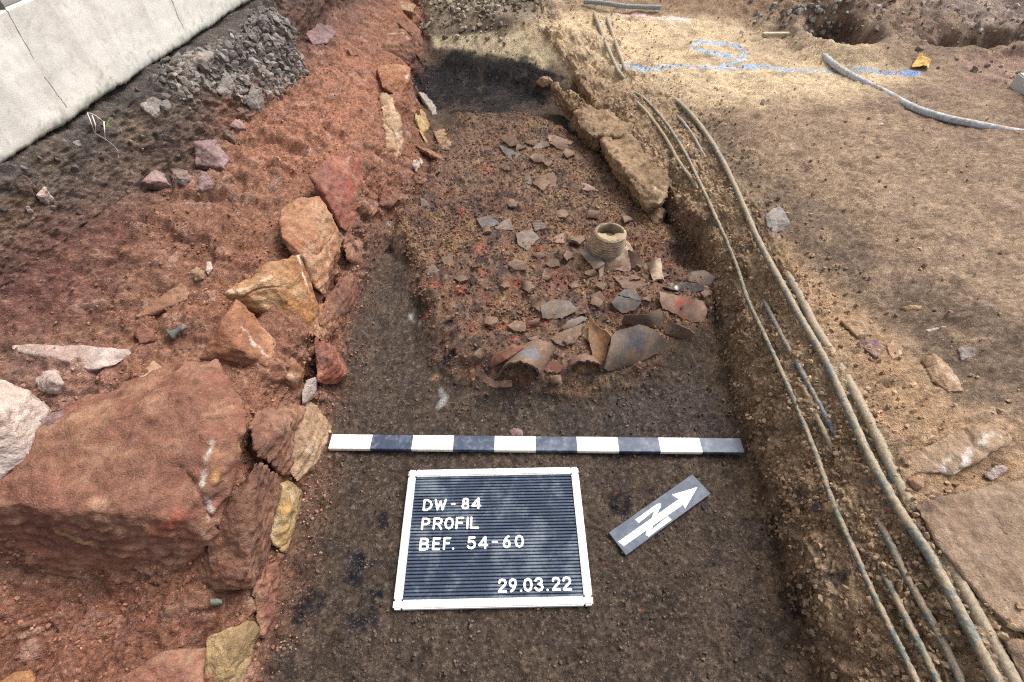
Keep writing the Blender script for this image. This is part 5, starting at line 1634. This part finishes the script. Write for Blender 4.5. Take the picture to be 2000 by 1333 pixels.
bm = bmesh.new()
polys = [
    [(1383, 560), (1408, 581), (1694, 381), (1672, 358)],                    # shaft
    [(1629, 345), (1746, 310), (1690, 409), (1672, 372)],                    # head
    [(1461, 459), (1477, 475), (1556, 412), (1580, 402), (1576, 385), (1560, 388)],   # upper leg of the N
    [(1580, 388), (1553, 408), (1508, 528), (1520, 537), (1532, 515)],       # diagonal
    [(1509, 528), (1522, 538), (1627, 460), (1610, 444)],                    # lower leg
]
for k, pl in enumerate(polys):
    q = [to_plate(*p) for p in pl]
    ar = sum(q[i][0] * q[(i + 1) % len(q)][1] - q[(i + 1) % len(q)][0] * q[i][1] for i in range(len(q)))
    if ar < 0:
        q = q[::-1]
    lo = [bm.verts.new((*p, .0039)) for p in q]
    hi = [bm.verts.new((*p, .0043 + .00004 * k)) for p in q]
    bm.faces.new(hi)
    for i in range(len(q)):
        bm.faces.new((lo[i], lo[(i + 1) % len(q)], hi[(i + 1) % len(q)], hi[i]))
link_bm('arrow_symbol', bm, M_MARK, arrow)
# ------------------------------------------------------------------ house wall with its plinth
wall = empty('house_wall', (-1.04, .953, .55), 'pale concrete plinth of a house wall with hairline cracks, above the dark section', 'wall')
WB = np.array(wall.location)
ys = np.concatenate([np.arange(-1.3, .5, .012), np.arange(.5, 2.6, .004), np.arange(2.6, 5, .02)])
zs = np.concatenate([[0, .002, .005, .009], np.linspace(.014, .215, 44)])
YY_, ZZ_ = np.meshgrid(ys, zs, indexing='ij')
edge = fbm(np.stack([ys, ys * 0, ys * 0], -1), 9, 6, 71, .8) * .004
rough_ = fbm(np.stack([YY_.ravel(), ZZ_.ravel() * 1.2, ZZ_.ravel() * 0], -1), 6, 4, 73).reshape(YY_.shape)
XX_ = cx(YY_) + .0035 * rough_ - .005 * (1 - sstep(0, .006, ZZ_))
ZW = .551 + edge[:, None] * (1 - ZZ_ / .215) + ZZ_
front = np.stack([XX_, YY_, ZW], -1)
strip = np.stack([XX_[:, 0] - .20, ys, ZW[:, 0] + .004], -1)[:, None, :]
topb = np.stack([XX_[:, -1] - .20, ys, ZW[:, -1]], -1)[:, None, :]
G_ = np.concatenate([strip, front, topb], 1)
nY, nZ = G_.shape[:2]
V = G_.reshape(-1, 3) - WB
ii = np.arange(nY * nZ).reshape(nY, nZ)
Fq = np.stack([ii[:-1, :-1], ii[1:, :-1], ii[1:, 1:], ii[:-1, 1:]], -1).reshape(-1, 4)
n1 = fbm(V, 3.2, 4, 75)
n2 = fbm(V * np.array([1, 2.5, .5]), 9, 4, 77, .6)
n3 = fbm(V, 60, 3, 79)
c = np.repeat(lin(216, 212, 202)[None, :], len(V), 0)
c = mixc(c, sstep(.1, .7, n2) * .3, lin(178, 172, 160))
c = mixc(c, sstep(.1, .7, n1) * .25, lin(214, 206, 188))
c = mixc(c, sstep(.35, .6, n3) * .25, lin(150, 146, 138))
low = V[:, 2] - .003
c = mixc(c, (1 - sstep(-.004, .020, low + .012 * n2 + .008 * n3)) * .85, lin(104, 110, 96))
c = mixc(c, (1 - sstep(.0, .07, low + .05 * n2)) * sstep(-.1, .5, n3 + n2) * .45, lin(150, 138, 120))
for yc, wdt in ((1.02, .05), (1.16, .035), (.86, .04)):
    dd = np.abs(V[:, 1] + WB[1] - yc + .03 * n1) / wdt + .6 * n2
    c = mixc(c, (1 - sstep(.3, 1.1, dd)) * .3 * sstep(.0, .1, V[:, 2]), lin(160, 158, 148))
mk('plinth', V, Fq, c * (1 + .05 * n1)[:, None], M_PLASTER, wall)
# plaster above the joint, a finger's breadth back
ys2 = np.linspace(-1.3, 5, 60)
zs2 = np.concatenate([[.768], np.linspace(.78, 2.6, 20)])
Y2, Z2 = np.meshgrid(ys2, zs2, indexing='ij')
X2 = cx(Y2) - .010
G2 = np.concatenate([(np.stack([X2[:, 0] - .2, ys2, Z2[:, 0]], -1))[:, None, :], np.stack([X2, Y2, Z2], -1), (np.stack([X2[:, -1] - .2, ys2, Z2[:, -1]], -1))[:, None, :]], 1)
V = G2.reshape(-1, 3) - WB
ii = np.arange(len(V)).reshape(G2.shape[:2])
Fq = np.stack([ii[:-1, :-1], ii[1:, :-1], ii[1:, 1:], ii[:-1, 1:]], -1).reshape(-1, 4)
mk('upper_wall', V, Fq, np.repeat(lin(176, 174, 172)[None, :], len(V), 0) * (1 + .1 * fbm(V, 5, 3, 81))[:, None], M_PLASTER, wall)


def plinth_pt(px, py):
    d = ray(px, py)
    # plane x = cx(y)
    a = -1.04 - .164 * .953
    t = a / (d[0] - .164 * d[1])
    p = CP + d * t
    return p


def crack(pts, wd):
    P3 = [plinth_pt(*p) for p in pts]
    C = smooth_line(np.array(P3), .004)
    rr = np.random.default_rng(abs(int(pts[0][0])))
    C[:, 1] += np.convolve(rr.normal(size=len(C)), np.ones(4) / 4, 'same') * .0025
    k = len(C)
    ww = wd * (.5 + .5 * np.abs(np.convolve(rr.normal(size=k), np.ones(5) / 3, 'same'))) * np.clip(np.minimum(np.arange(k), np.arange(k)[::-1]) / 4, .2, 1)
    V, F = [], []
    for q, w_ in zip(C, ww):
        x = XX_[np.argmin(np.abs(ys - q[1])), np.argmin(np.abs(zs + .551 - q[2]))] + .0009
        V += [(x - .02, q[1] - w_, q[2]), (x, q[1] - w_ * .6, q[2]), (x, q[1] + w_ * .6, q[2]), (x - .02, q[1] + w_, q[2])]
    for i in range(k - 1):
        for j in range(3):
            F.append((4 * i + j, 4 * i + j + 1, 4 * i + 5 + j, 4 * i + 4 + j))
    return mk('crack', np.array(V) - WB, F, None, M_CRACK, wall, smooth=False)


M_CRACK = plain_mat('crack_dirt', lin(128, 122, 114), .9, .2, 60, .1)
crack([(-2, -8), (12, 20), (35, 58), (52, 90), (64, 116)], .00035)
crack([(86, 150), (103, 172), (120, 194), (131, 210)], .0003)
crack([(333, -5), (342, 18), (350, 36), (358, 56)], .0004)

# ------------------------------------------------------------------ grass and roots under the plinth
def blades(name, parent, items, mat):
    for pts, r in items:
        C = smooth_line(np.array([spec3(p) for p in pts]), .003)
        rad = r * np.clip(np.linspace(1.2, .35, len(C)), .3, 1)
        V, N, F = tube(C, rad, 6)
        mk(name, V - np.array(parent.location), F, None, mat, parent)


gb = hit(205, 268)
M_ROOT = plain_mat('dry_root', lin(214, 200, 190), .7, .15, 80, .2)
M_BLADE = plain_mat('green_blade', lin(96, 118, 44), .6, .2, 80, .3)
tuft = empty('grass_tuft', tuple(gb), 'small green grass sprig with pale hanging roots under the plinth', 'grass tuft')
blades('root', tuft, [([(171, 222, .03), (178, 240, .028), (187, 266, .012)], .0011), ([(180, 226, .03), (186, 244, .028), (187, 264, .012)], .0012), ([(203, 238, .03), (204, 254, .028), (206, 276, .012)], .0014),
                      ([(170, 220, .02), (186, 226, .02), (205, 240, .022)], .0009), ([(188, 262, .004), (210, 275, .004), (228, 292, .004), (232, 308, .003)], .0005)], M_ROOT)
blades('blade', tuft, [([(206, 247, .03), (213, 242, .034), (221, 236, .03)], .0011), ([(206, 248, .03), (214, 248, .034), (225, 254, .03)], .0011), ([(207, 246, .03), (212, 236, .036), (214, 228, .036)], .001), ([(206, 248, .03), (216, 244, .036), (219, 238, .038)], .0009)], M_BLADE)

# ------------------------------------------------------------------ small finds and odds and ends
# a dark bone with a knobbed end, lying on the red earth
ba, bb = spec3((330, 656, .012)), spec3((362, 637, .014))
C = smooth_line(np.array([ba, ba * .6 + bb * .4, bb]), .0015)
s = np.linspace(0, 1, len(C))
rad = .0068 + .0068 * np.exp(-((s - .08) / .16) ** 2) + .0015 * sstep(.8, 1, s)
rad = rad * np.sqrt(np.clip(s / .05, .02, 1)) * np.sqrt(np.clip((1 - s) / .02, .3, 1))
V, N, F = tube(C, rad, 22)
V = V + N * (fbm(V, 70, 3, 3) * .0012)[:, None]
k1 = np.linalg.norm(V - (ba + np.array([.004, -.006, 0])), axis=1)
c = np.repeat(lin(92, 90, 86)[None, :], len(V), 0) * (1 + .3 * fbm(V, 60, 3, 5))[:, None]
c = mixc(c, sstep(.2, .6, fbm(V, 40, 3, 9)) * .6, lin(150, 132, 112))
c = mixc(c, (1 - sstep(.004, .009, k1)) * .8, lin(176, 148, 120))
bo = mk('bone', V - ba, F, c, M_CLAY)
bo.location = ba
tag(bo, 'dark grey bone with a knobbed end lying on the red earth', 'bone')

# greenish bottle glass edge in the red earth at the bottom
gl = plain_mat('green_glass', lin(120, 132, 116), .2, .2, 60, .5)
g0 = sherd('greenish glass fragment in a gap below the brown block', 'bluish', [(411, 1171, .012), (424, 1170, .018), (434, 1176, .012), (424, 1182, .008), (412, 1178, .006)], .004, .0)
g0.name = 'glass_fragment'
g0['category'] = 'glass fragment'
del g0['group']
g0.data.materials[0] = gl


def lie(name, label, cat, px, py, sx, sy, sz, rz, mat, bev=.004, parts=None, sink=0.0):
    g = hit(px, py)
    o = link_bm(name, box_bm(-sx / 2, -sy / 2, -sink, sx / 2, sy / 2, sz, bev), mat)
    o.location = (g[0], g[1], float(Hs(g[0], g[1])))
    o.rotation_euler = (0, 0, rz)
    return tag(o, label, cat)


M_BLOCK = plain_mat('concrete_block', lin(188, 190, 186), .85, .06, 120, .2, lin(150, 144, 134), .3, 20, bump=.4)
M_SLAT = plain_mat('weathered_wood', lin(176, 164, 136), .8, .2, 90, .2)
# paving block: near edge from the photo
p0, p1 = hit(1971, 166), hit(2012, 198)
e = p1 - p0
bz = math.atan2(e[1], e[0])
blk = link_bm('paving_block', box_bm(0, 0, -.01, .36, .24, .045, .004), M_BLOCK)
blk.location = (p0[0], p0[1], p0[2])
blk.rotation_euler = (0, 0, bz)
tag(blk, 'pale concrete paving block lying at the right edge of the photo', 'paving block')
lie('wooden_slat', 'weathered wooden slat lying beside the end of the grey pipe', 'slat', 1532, 72, .20, .022, .016, .02, M_SLAT, .002)
# crumpled yellow sheet and blue rag of marking tape by the spoil
def rag(name, label, cat, pts, colr, seed, h=.03):
    P3 = np.array([spec3((p[0], p[1], .01)) for p in pts])
    c0 = P3.mean(0)
    n = 18
    V, F = [], []
    rr = np.random.default_rng(seed)
    A_, B_, C_, D_ = P3
    for j in range(n + 1):
        for i in range(n + 1):
            u, v = i / n, j / n
            V.append((A_ * (1 - u) + B_ * u) * (1 - v) + (D_ * (1 - u) + C_ * u) * v)
    V = np.array(V)
    V[:, 2] = np.maximum(V[:, 2], Hs(V[:, 0], V[:, 1]) + .003)
    V[:, 2] += h * np.abs(fbm(V, 22, 3, seed)) + .2 * h
    for j in range(n):
        for i in range(n):
            F.append((j * (n + 1) + i, j * (n + 1) + i + 1, (j + 1) * (n + 1) + i + 1, (j + 1) * (n + 1) + i))
    tr = []
    for f in F:
        tr += [(f[0], f[1], f[2]), (f[0], f[2], f[3])]
    t = tr[0]
    if np.cross(V[t[1]] - V[t[0]], V[t[2]] - V[t[0]])[2] < 0:
        tr = [(a, c_, b) for a, b, c_ in tr]
    cc = np.repeat(lin(colr)[None, :], len(V), 0) * (1 + .25 * fbm(V, 40, 3, seed + 1))[:, None]
    o = shell(name, V, tr, np.repeat(np.array([[0, 0, 1.0]]), len(V), 0), .002, cc, label, group=None, cat=cat)
    return o


rag('yellow_scrap', 'crumpled yellow scrap lying at the foot of the spoil', 'scrap', [(1778, 134), (1812, 136), (1816, 120), (1792, 112)], (190, 150, 72), 3, .018)

# ------------------------------------------------------------------ loose crumbs, clods and gravel: nobody could count them
ico = bmesh.new()
bmesh.ops.create_icosphere(ico, subdivisions=1, radius=1)
ICO_V = np.array([v.co[:] for v in ico.verts])
ICO_F = np.array([[v.index for v in f.verts] for f in ico.faces])
ico.free()
ico = bmesh.new()
bmesh.ops.create_icosphere(ico, subdivisions=2, radius=1)
ICO2_V = np.array([v.co[:] for v in ico.verts])
ICO2_F = np.array([[v.index for v in f.verts] for f in ico.faces])
ico.free()


def rand_rot(n):
    q = RNG.normal(size=(n, 4))
    q /= np.linalg.norm(q, axis=1)[:, None]
    w_, x, y, z = q.T
    return np.stack([np.stack([1 - 2 * (y * y + z * z), 2 * (x * y - z * w_), 2 * (x * z + y * w_)], -1),
                     np.stack([2 * (x * y + z * w_), 1 - 2 * (x * x + z * z), 2 * (y * z - x * w_)], -1),
                     np.stack([2 * (x * z - y * w_), 2 * (y * z + x * w_), 1 - 2 * (x * x + y * y)], -1)], 1)


# area of each grid vertex, for even scattering
du_ = np.gradient(GP, axis=1)
dv_ = np.gradient(GP, axis=0)
AREA = np.linalg.norm(np.cross(du_, dv_), axis=-1).ravel()
VIEW = (GP[..., 1].ravel() > -.3) & (GP[..., 1].ravel() < 4.0) & (GP[..., 0].ravel() < 3.2)


# nothing lies loose under the board, the bar and the arrow
KEEP = np.ones(len(F3))
for o_, hx_, hy_ in ((board, BW / 2, BH / 2), (arrow, NL / 2, NW / 2), (bpy.data.objects['scale_bar'], L_BAR / 2, .022)):
    c_, s_ = math.cos(o_.rotation_euler.z), math.sin(o_.rotation_euler.z)
    dx_, dy_ = F3[:, 0] - o_.location.x, F3[:, 1] - o_.location.y
    KEEP[(np.abs(dx_ * c_ + dy_ * s_) < hx_ - .002) & (np.abs(-dx_ * s_ + dy_ * c_) < hy_ - .002)] = 0


def scatter(name, label, weight, n, r0, r1, colour=None, cmix=0.0, power=2.5, mat=None, angular=.34, sink=.25, fine=False, flat=(.55, 1), cvar=.18, smooth=False):
    wgt = np.where(VIEW, weight * AREA * KEEP, 0)
    cum = np.cumsum(wgt)
    pick = np.searchsorted(cum, RNG.random(n) * cum[-1])
    pos = F3[pick] + RNG.normal(size=(n, 3)) * .0015
    r = r0 + (r1 - r0) * RNG.random(n) ** power
    R = rand_rot(n)
    bv, bf = (ICO2_V, ICO2_F) if fine else (ICO_V, ICO_F)
    sc_ = np.stack([np.ones(n), RNG.uniform(.65, 1, n), RNG.uniform(flat[0], flat[1], n)], -1)
    jit = 1 + RNG.normal(size=(n, len(bv))) * angular * (.6 if fine else 1)
    L_ = bv[None] * jit[..., None] * sc_[:, None, :] * r[:, None, None]
    if fine:                                          # broken faces
        for _ in range(11):
            dd = RNG.normal(size=(n, 3))
            dd /= np.linalg.norm(dd, axis=1)[:, None]
            lim = r * RNG.uniform(.28, .7, n)
            ov = np.maximum(0, np.einsum('nkj,nj->nk', L_, dd) - lim[:, None])
            L_ = L_ - ov[..., None] * dd[:, None, :]
    Vv = np.einsum('nij,nkj->nki', R, L_) + pos[:, None, :] + TN[pick][:, None, :] * (r * (1 - sink) * .6)[:, None, None]
    Ff = bf[None] + (np.arange(n) * len(bv))[:, None, None]
    cc = TCOL[pick] * 1.15
    if colour is not None:
        pal = np.array([lin(q) for q in colour])
        cc = cc * (1 - cmix) + pal[RNG.integers(0, len(pal), n)] * cmix
    cc = cc * (1 + RNG.normal(size=(n, 1)) * cvar)
    cc = np.repeat(cc[:, None, :], len(bv), 1).reshape(-1, 3)
    o = mk(name, Vv.reshape(-1, 3), Ff.reshape(-1, 3), cc, mat or M_CRUMB, smooth=smooth)
    return tag(o, label, None, kind='stuff')


Sx = SG
wf_floor = sstep(8.0, 8.6, Sx) * (1 - sstep(11.6, 12.2, Sx))
wf_red = sstep(3.0, 3.4, Sx) * (1 - sstep(7.6, 8.0, Sx))
wf_foot = sstep(6.5, 7.6, Sx) * (1 - sstep(8.3, 8.9, Sx))
wf_bank = sstep(11.5, 12.3, Sx) * (1 - sstep(15.0, 15.6, Sx))
wf_plat = sstep(15.0, 15.6, Sx)
clump = sstep(-.2, .6, w1 + .5 * wf)
near = 1 / np.maximum(.35, np.linalg.norm(F3 - CP, axis=1)) ** 2.2
scatter('soil_crumbs', 'loose brown crumbs on the trench floor', wf_floor * (.3 + clump) * near * (1 + 1.0 * deb), 17000, .0007, .004, ((120, 100, 80), (84, 70, 60), (150, 126, 98)), .3, 4.0)
scatter('soil_crumbs', 'crumbly burnt debris packed round the sherds', deb * (.4 + clump), 16000, .001, .0055, ((120, 92, 74), (96, 68, 60), (140, 112, 84), (130, 78, 58)), .4, 3.0)
scatter('charcoal_crumbs', 'crumbled charcoal on the black patch at the far end', CHAR, 900, .001, .0048, ((34, 31, 34), (24, 22, 26), (74, 60, 52)), .7, 3.0, sink=.7)
scatter('soil_crumbs', 'loose red crumbs on the burnt bank', wf_red * (.25 + clump) * near, 9000, .0008, .0045, ((150, 104, 78), (120, 74, 60), (176, 124, 98)), .35, 3.2)
scatter('soil_crumbs', 'pinkish crumbs fallen along the wall foot', wf_foot * (.2 + clump) * near, 3000, .0008, .004, ((178, 122, 94), (146, 92, 70), (190, 146, 118)), .6, 3.0)
scatter('soil_clods', 'crumbly clods on the slope under the cables', wf_bank * (.25 + 1.4 * clump) * near, 15000, .0008, .0062, ((150, 124, 94), (120, 98, 74), (166, 140, 108)), .4, 3.6)
scatter('soil_clods', 'loose sandy clods on the plateau', wf_plat * (.15 + clump) * near ** .5 * (1 + 3 * far_rough), 9000, .0009, .0065, ((160, 126, 98), (134, 112, 92), (176, 154, 126)), .6, 6.0)
sect_g = grav * (.25 + clump)
scatter('gravel', 'grey angular gravel bed under the plinth', sect_g, 1900, .004, .021, ((134, 128, 122), (112, 106, 102), (150, 144, 136), (122, 112, 106)), 
    .7, 2.2, M_ROCK, .22, .75, True, (.35, .8))
scatter('gravel', 'grey bits in the dark section', sect * (.25 + clump) * (1 - grav), 500, .002, .012, ((120, 112, 108), (92, 84, 82), (134, 110, 104)), .6, 2.2, M_ROCK, .2, .35, True)
gx = np.exp(-((F3[:, 0] + .22) / .26) ** 2 - ((F3[:, 1] - 3.3) / .38) ** 2) * (F3[:, 0] > -.5) * (F3[:, 0] < .35) * (F3[:, 1] > 2.86 - .45 * (F3[:, 0] + .46))
scatter('gravel', 'grey gravel spilling down at the far end of the trench', gx, 2600, .004, .022, ((150, 140, 122), (134, 124, 108), (168, 158, 140), (122, 108, 90)), .85, 2.2, M_ROCK, .16, .3, True, (.4, .8))
p_ = at_z(1590, 10, .33)
gx = np.exp(-((F3[:, 0] - p_[0]) / .16) ** 2 - ((F3[:, 1] - p_[1]) / .12) ** 2)
scatter('gravel', 'pale grey gravel heap behind the dug hole', gx, 420, .006, .022, ((150, 152, 144), (128, 128, 120), (168, 170, 162), (110, 102, 92)), .8, 2.2, M_ROCK, .16, .7, True, (.5, .9))
p_ = at_z(1920, 25, .33)
gx = np.exp(-((F3[:, 0] - p_[0]) / .45) ** 2 - ((F3[:, 1] - p_[1]) / .30) ** 2) * (.15 + clump)
scatter('gravel', 'scattered pale rubble at the far right', gx, 500, .004, .020, ((160, 152, 144), (130, 118, 108), (178, 172, 166), (118, 104, 94)), .7, 2.6, M_ROCK, .16, .6, True, (.5, .9))
